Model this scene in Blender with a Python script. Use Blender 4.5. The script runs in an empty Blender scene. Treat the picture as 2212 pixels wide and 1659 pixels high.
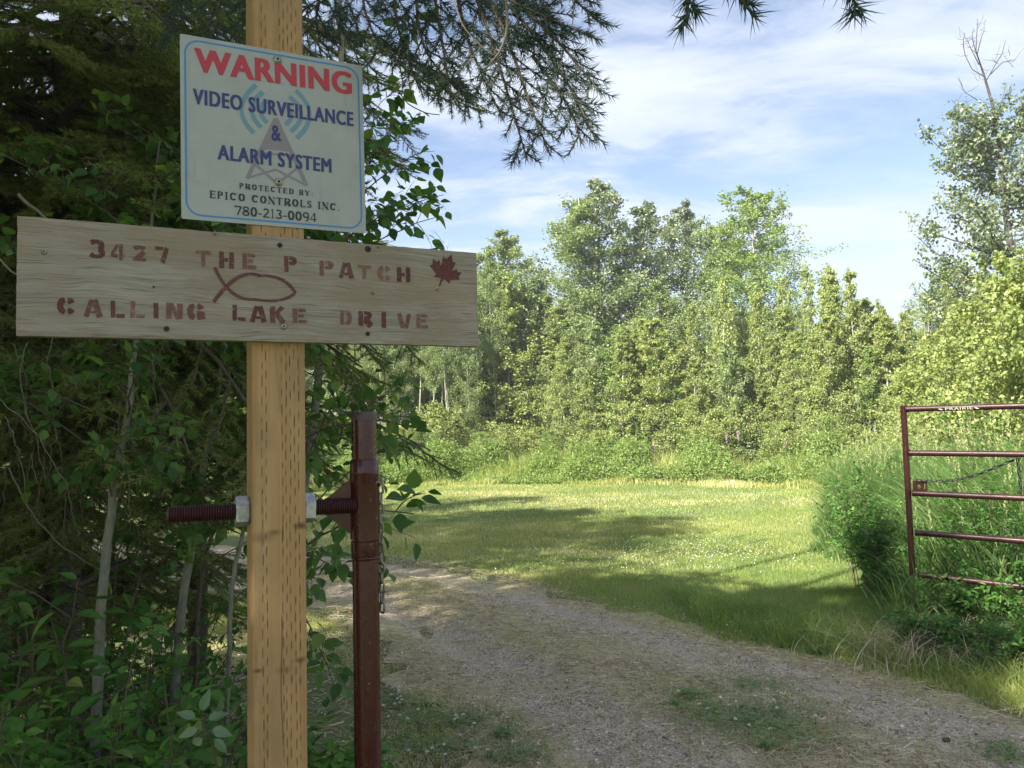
import bpy, math, random
import numpy as np
from mathutils import Vector, Matrix
from mathutils.geometry import tessellate_polygon

SC = bpy.context.scene
COL = SC.collection
PI = math.pi

# ------------------------------------------------------------------ camera
F = 1640.0            # focal length in pixels of a 2212 wide picture
PITCH, ROLL, EYE = math.radians(3.68), math.radians(1.4), 1.6
_f = np.array([0, math.cos(PITCH), math.sin(PITCH)])
_u0 = np.array([0, -math.sin(PITCH), math.cos(PITCH)])
_r0 = np.array([1.0, 0, 0])
CU = _u0 * math.cos(ROLL) + _r0 * math.sin(ROLL)
CR = _r0 * math.cos(ROLL) - _u0 * math.sin(ROLL)
CF = _f
CP = np.array([0, 0, EYE])
cam = bpy.data.cameras.new('camera')
cam.lens = 36 * F / 2212; cam.sensor_width = 36; cam.clip_start = .05; cam.clip_end = 2000
cob = bpy.data.objects.new('camera', cam); COL.objects.link(cob)
M = Matrix(((CR[0], CU[0], -CF[0], CP[0]), (CR[1], CU[1], -CF[1], CP[1]), (CR[2], CU[2], -CF[2], CP[2]), (0, 0, 0, 1)))
cob.matrix_world = M
SC.camera = cob

def ray(px, py):
    return CR * ((px - 1106) / F) + CU * ((829.5 - py) / F) + CF
def at(px, py, d):
    return CP + ray(px, py) * d
def on_ground(px, py, z=0.0):
    r = ray(px, py); t = (z - EYE) / r[2]
    return (CP + r * t)

# ------------------------------------------------------------------ world, sun, exposure
SUN_EL, SUN_TO = math.radians(40), np.array([-.74, -.67])     # towards the sun, seen from above
SUN_TO = SUN_TO / np.linalg.norm(SUN_TO)
sdir = Vector((SUN_TO[0] * math.cos(SUN_EL), SUN_TO[1] * math.cos(SUN_EL), math.sin(SUN_EL)))
W = bpy.data.worlds.new('World'); SC.world = W; W.use_nodes = True
nt = W.node_tree; nt.nodes.clear()
def N(t, kind, **kw):
    n = t.nodes.new(kind)
    for k, v in kw.items():
        if k.startswith('i_'):
            n.inputs[k[2:].replace('_', ' ')].default_value = v
        else:
            setattr(n, k, v)
    return n
def math_node(t, op, a, b=None, c=None):
    n = t.nodes.new('ShaderNodeMath'); n.operation = op
    for i, v in enumerate((a, b, c)):
        if v is None: continue
        if isinstance(v, (int, float)): n.inputs[i].default_value = v
        else: t.links.new(v, n.inputs[i])
    return n.outputs[0]
def ramp(t, fac, stops, interp='LINEAR'):
    n = t.nodes.new('ShaderNodeValToRGB'); n.color_ramp.interpolation = interp
    e = n.color_ramp.elements
    while len(e) < len(stops): e.new(.5)
    for i, (p, c) in enumerate(stops):
        e[i].position = p; e[i].color = (c[0], c[1], c[2], 1) if not isinstance(c, (int, float)) else (c, c, c, 1)
    t.links.new(fac, n.inputs[0]); return n.outputs[0]
def mixc(t, fac, a, b, mode='MIX'):
    n = t.nodes.new('ShaderNodeMix'); n.data_type = 'RGBA'; n.blend_type = mode
    for i, v in ((0, fac), (6, a), (7, b)):
        if isinstance(v, (int, float)): n.inputs[i].default_value = v if i == 0 else (v, v, v, 1)
        elif isinstance(v, tuple): n.inputs[i].default_value = (*v, 1)
        else: t.links.new(v, n.inputs[i])
    return n.outputs[2]
sky = N(nt, 'ShaderNodeTexSky', sky_type='NISHITA', sun_disc=False, sun_elevation=SUN_EL, sun_rotation=math.atan2(SUN_TO[0], SUN_TO[1]),
        altitude=600, air_density=1.0, dust_density=1.0, ozone_density=1.2)
tc = N(nt, 'ShaderNodeTexCoord')
sep = N(nt, 'ShaderNodeSeparateXYZ'); nt.links.new(tc.outputs['Generated'], sep.inputs[0])
zz = math_node(nt, 'ADD', math_node(nt, 'MAXIMUM', sep.outputs[2], 0.0), .13)
cx = math_node(nt, 'DIVIDE', sep.outputs[0], zz); cy = math_node(nt, 'DIVIDE', sep.outputs[1], zz)
cmb = N(nt, 'ShaderNodeCombineXYZ'); nt.links.new(cx, cmb.inputs[0]); nt.links.new(cy, cmb.inputs[1])
mp = N(nt, 'ShaderNodeMapping'); mp.inputs['Rotation'].default_value = (0, 0, math.radians(-24)); mp.inputs['Scale'].default_value = (.75, 1.45, 1)
mp.inputs['Location'].default_value = (3.1, 1.7, 0)
nt.links.new(cmb.outputs[0], mp.inputs[0])
n1 = N(nt, 'ShaderNodeTexNoise', i_Scale=1.7, i_Detail=10.0, i_Roughness=.58, i_Distortion=.5); nt.links.new(mp.outputs[0], n1.inputs['Vector'])
n2 = N(nt, 'ShaderNodeTexNoise', i_Scale=.55, i_Detail=3.0, i_Roughness=.5); nt.links.new(mp.outputs[0], n2.inputs['Vector'])
n3 = N(nt, 'ShaderNodeTexNoise', i_Scale=5.5, i_Detail=7.0, i_Roughness=.62, i_Distortion=.8); nt.links.new(mp.outputs[0], n3.inputs['Vector'])
csum = math_node(nt, 'ADD', math_node(nt, 'MULTIPLY', n1.outputs[0], .65), math_node(nt, 'MULTIPLY', n2.outputs[0], .45))
csum = math_node(nt, 'ADD', csum, math_node(nt, 'MULTIPLY', math_node(nt, 'SUBTRACT', n3.outputs[0], .5), .22))
cov = ramp(nt, csum, [(.455, 0.0), (.51, .3), (.57, .75), (.65, 1.0)])
cloudc = mixc(nt, n1.outputs[0], (1.85, 2.2, 3.0), (3.85, 4.05, 4.5))
skyb = mixc(nt, 1.0, sky.outputs[0], (.9, .82, .78), 'MULTIPLY')
skyc = mixc(nt, math_node(nt, 'MULTIPLY', cov, .9), skyb, cloudc)
bg = N(nt, 'ShaderNodeBackground'); bg.inputs[1].default_value = .1
nt.links.new(skyc, bg.inputs[0])
wo = N(nt, 'ShaderNodeOutputWorld'); nt.links.new(bg.outputs[0], wo.inputs[0])
sun = bpy.data.lights.new('sun', 'SUN'); sun.energy = 5.0; sun.angle = math.radians(.6); sun.color = (1, .94, .84)
sob = bpy.data.objects.new('sun', sun); COL.objects.link(sob)
sob.rotation_euler = sdir.to_track_quat('Z', 'Y').to_euler()
vs = SC.view_settings; vs.view_transform = 'Standard'; vs.look = 'None'; vs.exposure = 1.62; vs.gamma = 1; vs.use_curve_mapping = False
SC.cycles.max_bounces = 7; SC.cycles.diffuse_bounces = 3; SC.cycles.transmission_bounces = 3; SC.cycles.glossy_bounces = 2
SC.cycles.sample_clamp_indirect = 6
SC.render.film_transparent = False

# ------------------------------------------------------------------ helpers
HAZE = .0017
rng = np.random.default_rng(7)
def nrm(v):
    v = np.asarray(v, float); return v / (np.linalg.norm(v, axis=-1, keepdims=True) + 1e-12)

class MB:
    def __init__(s): s.v = []; s.f = []; s.t = []; s.n = 0; s.m = []
    def add(s, V, Fc, tint=0.5, mi=0):
        V = np.asarray(V, float).reshape(-1, 3); Fc = np.asarray(Fc, int)
        if not len(V) or not len(Fc): return
        s.v.append(V); s.f.append(Fc + s.n); s.n += len(V)
        s.t.append(np.broadcast_to(np.asarray(tint, float), (len(V),))); s.m.append(mi)
    def mesh(s, name, mats, smooth=False):
        me = bpy.data.meshes.new(name)
        if not s.v: return me
        V = np.concatenate(s.v); T = np.concatenate(s.t)
        loops = np.concatenate([f.ravel() for f in s.f]); sizes = np.concatenate([np.full(len(f), f.shape[1]) for f in s.f])
        mi = np.concatenate([np.full(len(f), m) for f, m in zip(s.f, s.m)])
        st = np.concatenate([[0], np.cumsum(sizes)[:-1]])
        me.vertices.add(len(V)); me.vertices.foreach_set('co', V.astype(np.float32).ravel())
        me.loops.add(len(loops)); me.loops.foreach_set('vertex_index', loops.astype(np.int32))
        me.polygons.add(len(sizes)); me.polygons.foreach_set('loop_start', st.astype(np.int32)); me.polygons.foreach_set('loop_total', sizes.astype(np.int32))
        me.polygons.foreach_set('material_index', mi.astype(np.int32))
        me.polygons.foreach_set('use_smooth', np.full(len(sizes), bool(smooth)))
        a = me.attributes.new('tint', 'FLOAT', 'POINT'); a.data.foreach_set('value', T.astype(np.float32))
        for m in (mats if isinstance(mats, (list, tuple)) else [mats]): me.materials.append(m)
        me.update(calc_edges=True)
        return me

def link(name, me, parent=None, mw=None, loc=None):
    o = bpy.data.objects.new(name, me); COL.objects.link(o)
    if parent: o.parent = parent
    if loc is not None: o.location = Vector([float(c) for c in loc])
    if mw is not None: o.matrix_local = mw
    return o
def tag(o, label=None, cat=None, group=None, kind=None):
    if label: o['label'] = label
    if cat: o['category'] = cat
    if group: o['group'] = group
    if kind: o['kind'] = kind
    return o
def empty(name, loc, label, cat, group=None):
    o = link(name, None, loc=loc); o.empty_display_size = .1
    return tag(o, label, cat, group)
def frame_from(axis):
    a = nrm(axis); h = np.array([0, 0, 1.0]) if abs(a[2]) < .9 else np.array([1.0, 0, 0])
    x = nrm(np.cross(h, a)); return x, np.cross(a, x)
def tube(mb, P, R, n=6, tint=.5, cap=True, mi=0):
    P = np.asarray(P, float); k = len(P); R = np.broadcast_to(np.asarray(R, float), (k,))
    T = np.gradient(P, axis=0) if k > 1 else P
    x, y = frame_from(T[0]); V = []
    ang = np.arange(n) * 2 * PI / n
    for i in range(k):
        t = nrm(T[i]); x = nrm(x - t * np.dot(x, t)); y = np.cross(t, x)
        V.append(P[i] + R[i] * (np.cos(ang)[:, None] * x + np.sin(ang)[:, None] * y))
    V = np.concatenate(V)
    i, j = np.meshgrid(np.arange(k - 1), np.arange(n), indexing='ij')
    a = i * n + j; b = i * n + (j + 1) % n
    Fc = np.stack([a, b, b + n, a + n], -1).reshape(-1, 4)
    mb.add(V, Fc, tint, mi)
    if cap:
        for i0, e in ((0, P[0]), (k - 1, P[-1])):
            ring = V[i0 * n:i0 * n + n]; VV = np.vstack([ring, e])
            idx = np.arange(n); tri = np.stack([idx, (idx + 1) % n, np.full(n, n)], -1)
            if i0 == 0: tri = tri[:, ::-1]
            mb.add(VV, tri, tint, mi)
def box(mb, c, ex, ey, ez, sx, sy, sz, tint=.5, mi=0, bev=0):
    c = np.asarray(c, float); V = []
    for a in (-1, 1):
        for b in (-1, 1):
            for d in (-1, 1):
                V.append(c + ex * a * sx / 2 + ey * b * sy / 2 + ez * d * sz / 2)
    Fc = [[0, 1, 3, 2], [4, 6, 7, 5], [0, 4, 5, 1], [2, 3, 7, 6], [0, 2, 6, 4], [1, 5, 7, 3]]
    mb.add(V, Fc, tint, mi)

def place(tpl, P, X, Nn, S):
    """copies of a template (verts, faces) with x along X and z along Nn"""
    V, Fc = tpl; V = np.asarray(V, float); Fc = np.asarray(Fc)
    X = nrm(X); Y = nrm(np.cross(Nn, X)); Z = np.cross(X, Y)
    S = np.broadcast_to(np.asarray(S, float), (len(P),))
    out = P[:, None, :] + S[:, None, None] * (V[None, :, 0:1] * X[:, None] + V[None, :, 1:2] * Y[:, None] + V[None, :, 2:3] * Z[:, None])
    FF = Fc[None] + (np.arange(len(P)) * len(V))[:, None, None]
    return out.reshape(-1, 3), FF.reshape(-1, Fc.shape[1])
def rnd_dir(n, r=None):
    r = r or rng
    return nrm(r.normal(size=(n, 3)))

# leaf templates (unit length along x)
def leaf_tpl(w=.7, stem=.18, tip=.12, fold=.12, curl=.15, detail=True):
    L = [0, .12, .35, .6, .82, 1.0]; Wd = [0, .62, 1.0, .78, .34, 0]
    if not detail: L = [0, .38, 1.0]; Wd = [0, 1.0, 0]
    V = []; Fc = []
    for l, q in zip(L, Wd):
        z = -curl * l * l
        V.append((stem + l, 0, z))
        if q > 0:
            V.append((stem + l, q * w / 2, z + fold * q * w)); V.append((stem + l, -q * w / 2, z + fold * q * w))
    if detail:
        Fc = [[0, 2 - 1, 1 + 0, 0]]
        Fc = []
        # centre verts: 0,1,4,7,10,13 ; left +1, right +2
        cs = [1, 4, 7, 10]
        Fc += [[0, 1, 2], [0, 3, 1]]
        for a, b in zip(cs[:-1], cs[1:]):
            Fc += [[a, b, b + 1], [a, b + 1, a + 1], [a, b + 2, b], [a, a + 2, b + 2]]
        Fc += [[10, 13, 11], [10, 12, 13]]
    else:
        Fc = [[0, 4, 2], [0, 3, 4]]
        Fc = [[0, 1, 2], [1, 4, 2], [0, 3, 1], [1, 3, 4]]
    n0 = len(V)
    if stem > 0 and detail:
        V += [(0, .012, 0), (0, -.012, 0), (stem, 0, 0)]
        Fc += [[n0, n0 + 1, n0 + 2]]
    return np.array(V), np.array(Fc)
POPLAR = leaf_tpl(.78, .3, fold=.1, curl=.12)
OVAL = leaf_tpl(.52, .1, fold=.14, curl=.2)
NARROW = leaf_tpl(.3, .04, fold=.15, curl=.3)
FARLEAF = (np.array([(0, 0, 0), (.45, .36, .06), (.45, -.36, .06), (1, 0, -.08)]), np.array([[0, 3, 1], [0, 2, 3]]))
FARNARROW = (np.array([(0, 0, 0), (.45, .2, .05), (.45, -.2, .05), (1, 0, -.15)]), np.array([[0, 3, 1], [0, 2, 3]]))

# ------------------------------------------------------------------ materials
def newmat(name):
    m = bpy.data.materials.new(name); m.use_nodes = True
    t = m.node_tree; t.nodes.clear()
    o = N(t, 'ShaderNodeOutputMaterial'); p = N(t, 'ShaderNodeBsdfPrincipled'); t.links.new(p.outputs[0], o.inputs[0])
    return m, t, p, o
def objco(t, kind='Object', scale=(1, 1, 1)):
    c = N(t, 'ShaderNodeTexCoord'); mpn = N(t, 'ShaderNodeMapping'); mpn.inputs['Scale'].default_value = scale
    t.links.new(c.outputs[kind], mpn.inputs[0]); return mpn.outputs[0]
def noise(t, co, scale, detail=4, rough=.55, dist=0):
    n = N(t, 'ShaderNodeTexNoise', i_Scale=scale, i_Detail=float(detail), i_Roughness=rough, i_Distortion=float(dist))
    if co is not None: t.links.new(co, n.inputs['Vector'])
    return n.outputs[0]
def bump(t, p, h, strength=.4, dist=.01):
    b = N(t, 'ShaderNodeBump'); b.inputs['Strength'].default_value = strength; b.inputs['Distance'].default_value = dist
    t.links.new(h, b.inputs['Height']); t.links.new(b.outputs[0], p.inputs['Normal'])
def leafmat(name, stops, trans=.35, rough=.5, tcol=None, spec=.4):
    m, t, p, o = newmat(name)
    a = N(t, 'ShaderNodeAttribute', attribute_name='tint')
    c = ramp(t, a.outputs['Fac'], stops)
    t.links.new(c, p.inputs['Base Color']); p.inputs['Roughness'].default_value = rough; p.inputs['Specular IOR Level'].default_value = spec
    tr = N(t, 'ShaderNodeBsdfTranslucent'); t.links.new(mixc(t, 1.0, c, tcol or (1.25, 1.35, .55), 'MULTIPLY'), tr.inputs[0])
    mx = N(t, 'ShaderNodeMixShader'); mx.inputs[0].default_value = trans
    t.links.new(p.outputs[0], mx.inputs[1]); t.links.new(tr.outputs[0], mx.inputs[2]); t.links.new(mx.outputs[0], o.inputs[0])
    return m
def plain(name, col, rough=.6, metal=0, spec=.5):
    m, t, p, o = newmat(name); p.inputs['Base Color'].default_value = (*col, 1); p.inputs['Roughness'].default_value = rough
    p.inputs['Metallic'].default_value = metal; p.inputs['Specular IOR Level'].default_value = spec
    return m
def barkmat(name, a, b, scale=(30, 30, 6), bs=.6):
    m, t, p, o = newmat(name); co = objco(t, 'Object', scale)
    n = noise(t, co, 1, 6, .7); n_2 = noise(t, co, 6, 4, .6)
    c = ramp(t, n, [(.3, a), (.65, b)]); c = mixc(t, .35, c, ramp(t, n_2, [(.35, tuple(x * .4 for x in a)), (.7, b)]))
    t.links.new(c, p.inputs['Base Color']); p.inputs['Roughness'].default_value = .85; bump(t, p, n, bs, .01)
    return m
M_farleaf = leafmat('leaf_poplar', [(0, (.15, .21, .085)), (.45, (.24, .31, .12)), (.8, (.33, .39, .17)), (1, (.44, .41, .2))], .35, .45, spec=.6)
M_youngleaf = leafmat('leaf_young_poplar', [(0, (.18, .235, .07)), (.5, (.30, .36, .11)), (.85, (.42, .46, .17)), (1, (.55, .38, .2))], .38, .5, spec=.45)
M_greyleaf = leafmat('leaf_balsam', [(0, (.11, .155, .08)), (.5, (.19, .24, .125)), (.85, (.31, .36, .22)), (1, (.42, .39, .17))], .28, .38, spec=.7)
M_birchleaf = leafmat('leaf_birch', [(0, (.15, .23, .065)), (.5, (.235, .33, .09)), (1, (.36, .42, .14))], .35, .45)
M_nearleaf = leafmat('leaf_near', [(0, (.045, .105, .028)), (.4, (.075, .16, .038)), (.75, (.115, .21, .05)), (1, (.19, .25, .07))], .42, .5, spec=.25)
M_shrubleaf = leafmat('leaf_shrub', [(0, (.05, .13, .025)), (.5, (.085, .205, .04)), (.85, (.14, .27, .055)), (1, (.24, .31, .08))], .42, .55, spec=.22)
M_pale = leafmat('leaf_pale_underside', [(0, (.11, .19, .10)), (1, (.17, .25, .15))], .2, .6)
M_needle = leafmat('needle', [(0, (.032, .07, .05)), (.5, (.052, .10, .062)), (.8, (.08, .13, .05)), (1, (.13, .13, .05))], .12, .5, (1, 1.1, .5))
M_needle_l = leafmat('needle_olive', [(0, (.11, .18, .03)), (.5, (.17, .25, .042)), (.8, (.24, .28, .055)), (1, (.27, .22, .08))], .15, .55, (1, 1, .4))
M_grass = leafmat('grass_blades', [(0, (.14, .23, .055)), (.4, (.25, .34, .085)), (.7, (.38, .41, .13)), (.88, (.52, .49, .22)), (1, (.66, .60, .37))], .35, .55)
M_tallgrass = leafmat('tall_grass', [(0, (.10, .19, .055)), (.5, (.17, .27, .085)), (.85, (.26, .33, .12)), (1, (.5, .45, .25))], .35, .5)
M_straw = leafmat('straw', [(0, (.26, .2, .11)), (.5, (.45, .38, .23)), (1, (.68, .61, .41))], .15, .7, (1, .9, .6))
M_white = plain('clover_white', (.72, .7, .62), .7)
M_pink = plain('fireweed_pink', (.5, .24, .46), .6)
M_spbark = barkmat('bark_spruce', (.035, .03, .025), (.10, .09, .075), (22, 22, 9), 1)
M_popbark = barkmat('bark_poplar_sapling', (.12, .13, .09), (.27, .27, .21), (14, 14, 5), .3)
M_farbark = barkmat('bark_far_poplar', (.16, .15, .12), (.5, .48, .40), (3, 3, .8), .3)
M_darkbark = barkmat('bark_balsam', (.03, .028, .026), (.10, .09, .08), (9, 9, 3), .6)
M_twig = barkmat('twig', (.06, .045, .03), (.14, .11, .075), (60, 60, 20), .3)
M_lichen = barkmat('dead_twig', (.09, .075, .05), (.22, .19, .135), (60, 60, 20), .3)
M_pebble = leafmat('pebble', [(0, (.13, .10, .075)), (.35, (.30, .24, .18)), (.7, (.50, .41, .31)), (1, (.85, .78, .65))], 0, .85, (1, 1, 1))

# ------------------------------------------------------------------ ground
def vnoise(x, y, s, seed=0):
    """smooth value noise, 0..1"""
    x = np.asarray(x, float) / s + 57.3 * seed; y = np.asarray(y, float) / s - 31.7 * seed
    xi = np.floor(x).astype(int); yi = np.floor(y).astype(int); fx = x - xi; fy = y - yi
    fx = fx * fx * (3 - 2 * fx); fy = fy * fy * (3 - 2 * fy)
    def h(a, b):
        q = np.sin(a * 127.1 + b * 311.7 + seed * 74.7) * 43758.5453
        return q - np.floor(q)
    return (h(xi, yi) * (1 - fx) + h(xi + 1, yi) * fx) * (1 - fy) + (h(xi, yi + 1) * (1 - fx) + h(xi + 1, yi + 1) * fx) * fy
def sstep(a, b, x):
    t = np.clip((x - a) / (b - a), 0, 1); return t * t * (3 - 2 * t)
def ground_z(x, y):
    x = np.asarray(x, float); y = np.asarray(y, float)
    z = .05 * (vnoise(x, y, 2.3, 1) - .5) + .02 * (vnoise(x, y, .7, 2) - .5)
    z = z + .3 * sstep(3.2, 5.5, x - .05 * y) * sstep(4.0, 7, y) * (1 - sstep(14, 20, y))
    z = z + .10 * (1 - sstep(-1.5, -.7, x)) * (1 - sstep(6, 9, y))
    return z
R_EDGE = [on_ground(*p) for p in ((2700, 1700), (2212, 1549), (1920, 1471), (1698, 1411), (1462, 1354), (1260, 1308), (1100, 1266), (1000, 1243), (850, 1219), (600, 1190), (300, 1170), (-300, 1152))]
L_EDGE = [on_ground(*p) for p in ((1330, 2400), (1130, 1800), (1060, 1640), (960, 1530), (860, 1420), (740, 1345), (600, 1290), (420, 1250), (150, 1225), (-300, 1215))]
R_EDGE[0] = np.array([4.2, .4, 0]); L_EDGE[0] = np.array([.5, .6, 0])
def resample(P, n):
    P = np.array(P)[:, :2]; d = np.r_[0, np.cumsum(np.linalg.norm(np.diff(P, axis=0), axis=1))]
    s = np.linspace(0, d[-1], n); q = np.stack([np.interp(s, d, P[:, 0]), np.interp(s, d, P[:, 1])], -1)
    for _ in range(6): q[1:-1] = .25 * q[:-2] + .5 * q[1:-1] + .25 * q[2:]
    return q
NR = 160
RE, LE = resample(R_EDGE, NR), resample(L_EDGE, NR)
def road_uv(x, y):
    """0 at the left edge, 1 at the right edge"""
    x = np.asarray(x, float); y = np.asarray(y, float); shp = x.shape; p = np.stack([x.ravel(), y.ravel()], -1)
    out = np.empty(len(p))
    C = (RE + LE) / 2; D = RE - LE; Wd = np.linalg.norm(D, axis=1)
    for i in range(0, len(p), 20000):
        q = p[i:i + 20000]; k = np.argmin(((q[:, None] - C[None]) ** 2).sum(-1), 1)
        out[i:i + 20000] = ((q - LE[k]) * D[k]).sum(-1) / Wd[k] ** 2
    return out.reshape(shp)

gx = np.concatenate([np.linspace(-400, -24, 14), np.linspace(-22, 22, 180), np.linspace(24, 400, 14)])
gy = np.concatenate([np.linspace(-300, -9, 10), np.linspace(-8, 34, 180), np.linspace(37, 600, 16)])
X, Y = np.meshgrid(gx, gy, indexing='ij'); Z = ground_z(X, Y)
mb = MB(); nx, ny = X.shape
i, j = np.meshgrid(np.arange(nx - 1), np.arange(ny - 1), indexing='ij'); a = i * ny + j
mb.add(np.stack([X, Y, Z], -1).reshape(-1, 3), np.stack([a, a + ny, a + ny + 1, a + 1], -1).reshape(-1, 4))
m, t, p, o = newmat('lawn_soil'); co = objco(t)
c = ramp(t, noise(t, co, .45, 5, .6), [(.3, (.09, .125, .035)), (.5, (.15, .18, .055)), (.7, (.24, .23, .10))])
c = mixc(t, .5, c, ramp(t, noise(t, co, 22, 6, .7), [(.3, (.035, .05, .015)), (.5, (.10, .125, .035)), (.7, (.20, .18, .09))]))
t.links.new(c, p.inputs['Base Color']); p.inputs['Roughness'].default_value = .95; bump(t, p, noise(t, co, 40, 5, .7), .7, .03)
tag(link('ground', mb.mesh('ground', m, True)), kind='structure')

# driveway: gravel sheet lying 4 mm over the ground, ragged edge
mb = MB(); K = 46
uu = np.linspace(-.03, 1.03, K); RR, U = np.meshgrid(np.arange(NR), uu, indexing='ij')
e = (vnoise(RR * .9, U * 0, 3, 5) - .5) * .16 + (vnoise(RR * 1., U * 0 + 9, 1.2, 8) - .5) * .12
U2 = U + e * (np.abs(U - .5) * 2) ** 3 * np.sign(U - .5)
PX = LE[RR.astype(int), 0] * (1 - U2) + RE[RR.astype(int), 0] * U2; PY = LE[RR.astype(int), 1] * (1 - U2) + RE[RR.astype(int), 1] * U2
PZ = ground_z(PX, PY) + .006 * (vnoise(PX, PY, .16, 52) - .5) + .008 + .035 * np.sin(np.clip(U2, 0, 1) * PI) - .028 * (np.exp(-((U2 - .24) / .1) ** 2) + np.exp(-((U2 - .78) / .1) ** 2))
i, j = np.meshgrid(np.arange(NR - 1), np.arange(K - 1), indexing='ij'); a = i * K + j
mb.add(np.stack([PX, PY, PZ], -1).reshape(-1, 3), np.stack([a, a + 1, a + K + 1, a + K], -1).reshape(-1, 4), np.clip(U2, 0, 1).ravel())
m, t, p, o = newmat('driveway_gravel'); co = objco(t)
at_ = N(t, 'ShaderNodeAttribute', attribute_name='tint')
vor = N(t, 'ShaderNodeTexVoronoi'); vor.inputs['Scale'].default_value = 75; t.links.new(co, vor.inputs['Vector'])
vsep = N(t, 'ShaderNodeSeparateColor'); t.links.new(vor.outputs['Color'], vsep.inputs[0])
g = ramp(t, vsep.outputs[0], [(0, (.24, .19, .14)), (.5, (.44, .36, .27)), (.85, (.58, .49, .38)), (1, (.78, .7, .56))])
g = mixc(t, .45, g, ramp(t, noise(t, co, 5, 6, .7), [(.3, (.28, .22, .16)), (.7, (.53, .44, .33))]))
hay = ramp(t, noise(t, objco(t, 'Object', (9, 60, 9)), 1, 6, .75), [(.35, (.22, .185, .09)), (.5, (.40, .34, .18)), (.65, (.58, .51, .30))])
mid = ramp(t, at_.outputs['Fac'], [(0, 1.0), (.1, .55), (.2, .05), (.33, .1), (.5, .85), (.64, .35), (.74, 0.0), (.88, .1), (1, .9)])
nm = noise(t, co, 1.6, 6, .65)
fac = ramp(t, math_node(t, 'ADD', math_node(t, 'MULTIPLY', mid, .5), math_node(t, 'MULTIPLY', nm, .8)), [(.42, 0.0), (.66, .9)])
red = ramp(t, noise(t, co, 1.1, 4, .6, .5), [(.55, 0.0), (.68, .55)])
hay = mixc(t, red, hay, (.27, .15, .085))
t.links.new(mixc(t, fac, g, hay), p.inputs['Base Color']); p.inputs['Roughness'].default_value = .92
bump(t, p, math_node(t, 'ADD', vor.outputs['Distance'], noise(t, co, 30, 4, .7)), .7, .02)
tag(link('driveway', mb.mesh('driveway', m, True)), kind='structure')
def surf_z(x, y):
    u = road_uv(x, y)
    on = (u > -.03) & (u < 1.03)
    uc = np.clip(u, 0, 1)
    return ground_z(x, y) + np.where(on, .008 + .035 * np.sin(uc * PI) - .028 * (np.exp(-((uc - .24) / .1) ** 2) + np.exp(-((uc - .78) / .1) ** 2)), 0)

EDGE = np.array([on_ground(*p)[:2] for p in ((-500, 1062), (300, 1055), (820, 1052), (1000, 1047), (1300, 1047), (1500, 1050), (1700, 1056), (1790, 1062), (2000, 1072), (2300, 1080))])
def edge_y(x): return np.interp(x, EDGE[:, 0], EDGE[:, 1])

# ------------------------------------------------------------------ wooden post with incised faces
A = math.radians(25.5)
EX = np.array([math.cos(A), math.sin(A), 0]); EN = np.array([math.sin(A), -math.cos(A), 0]); EZ = np.array([0, 0, 1.0])
PFACE = at(603, 829.5, 1.345)          # a point on the front face, on the post's centre line
PFACE[2] = 0
post = empty('wooden_post', (PFACE - EN * .0445), 'tan incised wooden post carrying the warning sign and the name board', 'post')
PC = PFACE - EN * .0445
HP = 2.75; Wp = .091
def post_local(name, V3):   # world to post-local
    return V3 - PC
cols_front = [(-.022, 0, 1), (-.0285, .5, 1), (.004, .1, .9), (.0105, .6, 1), (.0175, .2, 1), (.0255, .75, 1), (.0325, .35, 1)]
mb = MB()
r = .0065; hw = Wp / 2
prof = []      # cross section running round the post
def addside(c0, c1, n):
    for k in range(n): prof.append(tuple(np.array(c0) * (1 - k / n) + np.array(c1) * (k / n)))
def addarc(cxy, a0):
    for k in range(5):
        a_ = a0 + k * PI / 2 / 5; prof.append((cxy[0] + r * math.cos(a_), cxy[1] + r * math.sin(a_)))
addside((-hw + r, -hw), (hw - r, -hw), 104); addarc((hw - r, -hw + r), -PI / 2)
addside((hw, -hw + r), (hw, hw - r), 60); addarc((hw - r, hw - r), 0)
addside((hw - r, hw), (-hw + r, hw), 8); addarc((-hw + r, hw - r), PI / 2)
addside((-hw, hw - r), (-hw, -hw + r), 60); addarc((-hw + r, -hw + r), PI)
prof = np.array(prof); npf = len(prof)
zs = np.concatenate([[0, .5], np.arange(.7, HP, .0045), [HP]])
PXY = np.repeat(prof[None], len(zs), 0).copy(); TT = np.zeros((len(zs), npf))
front = (prof[:, 1] < -hw + 1e-4)
side = (np.abs(prof[:, 0]) > hw - 1e-4)
PER = .031
for (x0, ph, st) in cols_front:
    wob = .0009 * np.sin(zs * 3.1 + x0 * 900) + .0006 * np.sin(zs * 17 + x0 * 333)
    fr = ((zs / PER + ph + .04 * np.sin(zs * 40 + x0 * 50)) % 1.0)
    on = np.clip((.62 - fr) / .05, 0, 1) * np.clip(fr / .05, 0, 1)
    kk = np.floor(zs / PER + ph); hh_ = np.abs(np.sin(kk * 12.9898 + x0 * 7823.3) * 43758.5453) % 1.0; h2_ = np.abs(np.sin(kk * 78.233 + x0 * 1313.1) * 9631.77) % 1.0
    on = on * (fr < .34 + .34 * h2_) * (.6 + .4 * hh_) * (hh_ > .04)
    d = np.abs(prof[None, :, 0] - x0 - wob[:, None] - .0009 * (hh_ - .5)[:, None])
    amt = np.clip(1 - d / .0011, 0, 1) * on[:, None] * front[None] * st
    TT = np.maximum(TT, amt)
for (y0, ph) in ((-.02, 0), (-.008, .5), (.006, .2), (.02, .7)):
    fr = ((zs / PER + ph) % 1.0); on = np.clip((.62 - fr) / .05, 0, 1) * np.clip(fr / .05, 0, 1)
    amt = np.clip(1 - np.abs(prof[None, :, 1] - y0) / .0013, 0, 1) * on[:, None] * side[None]
    TT = np.maximum(TT, amt)
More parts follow.
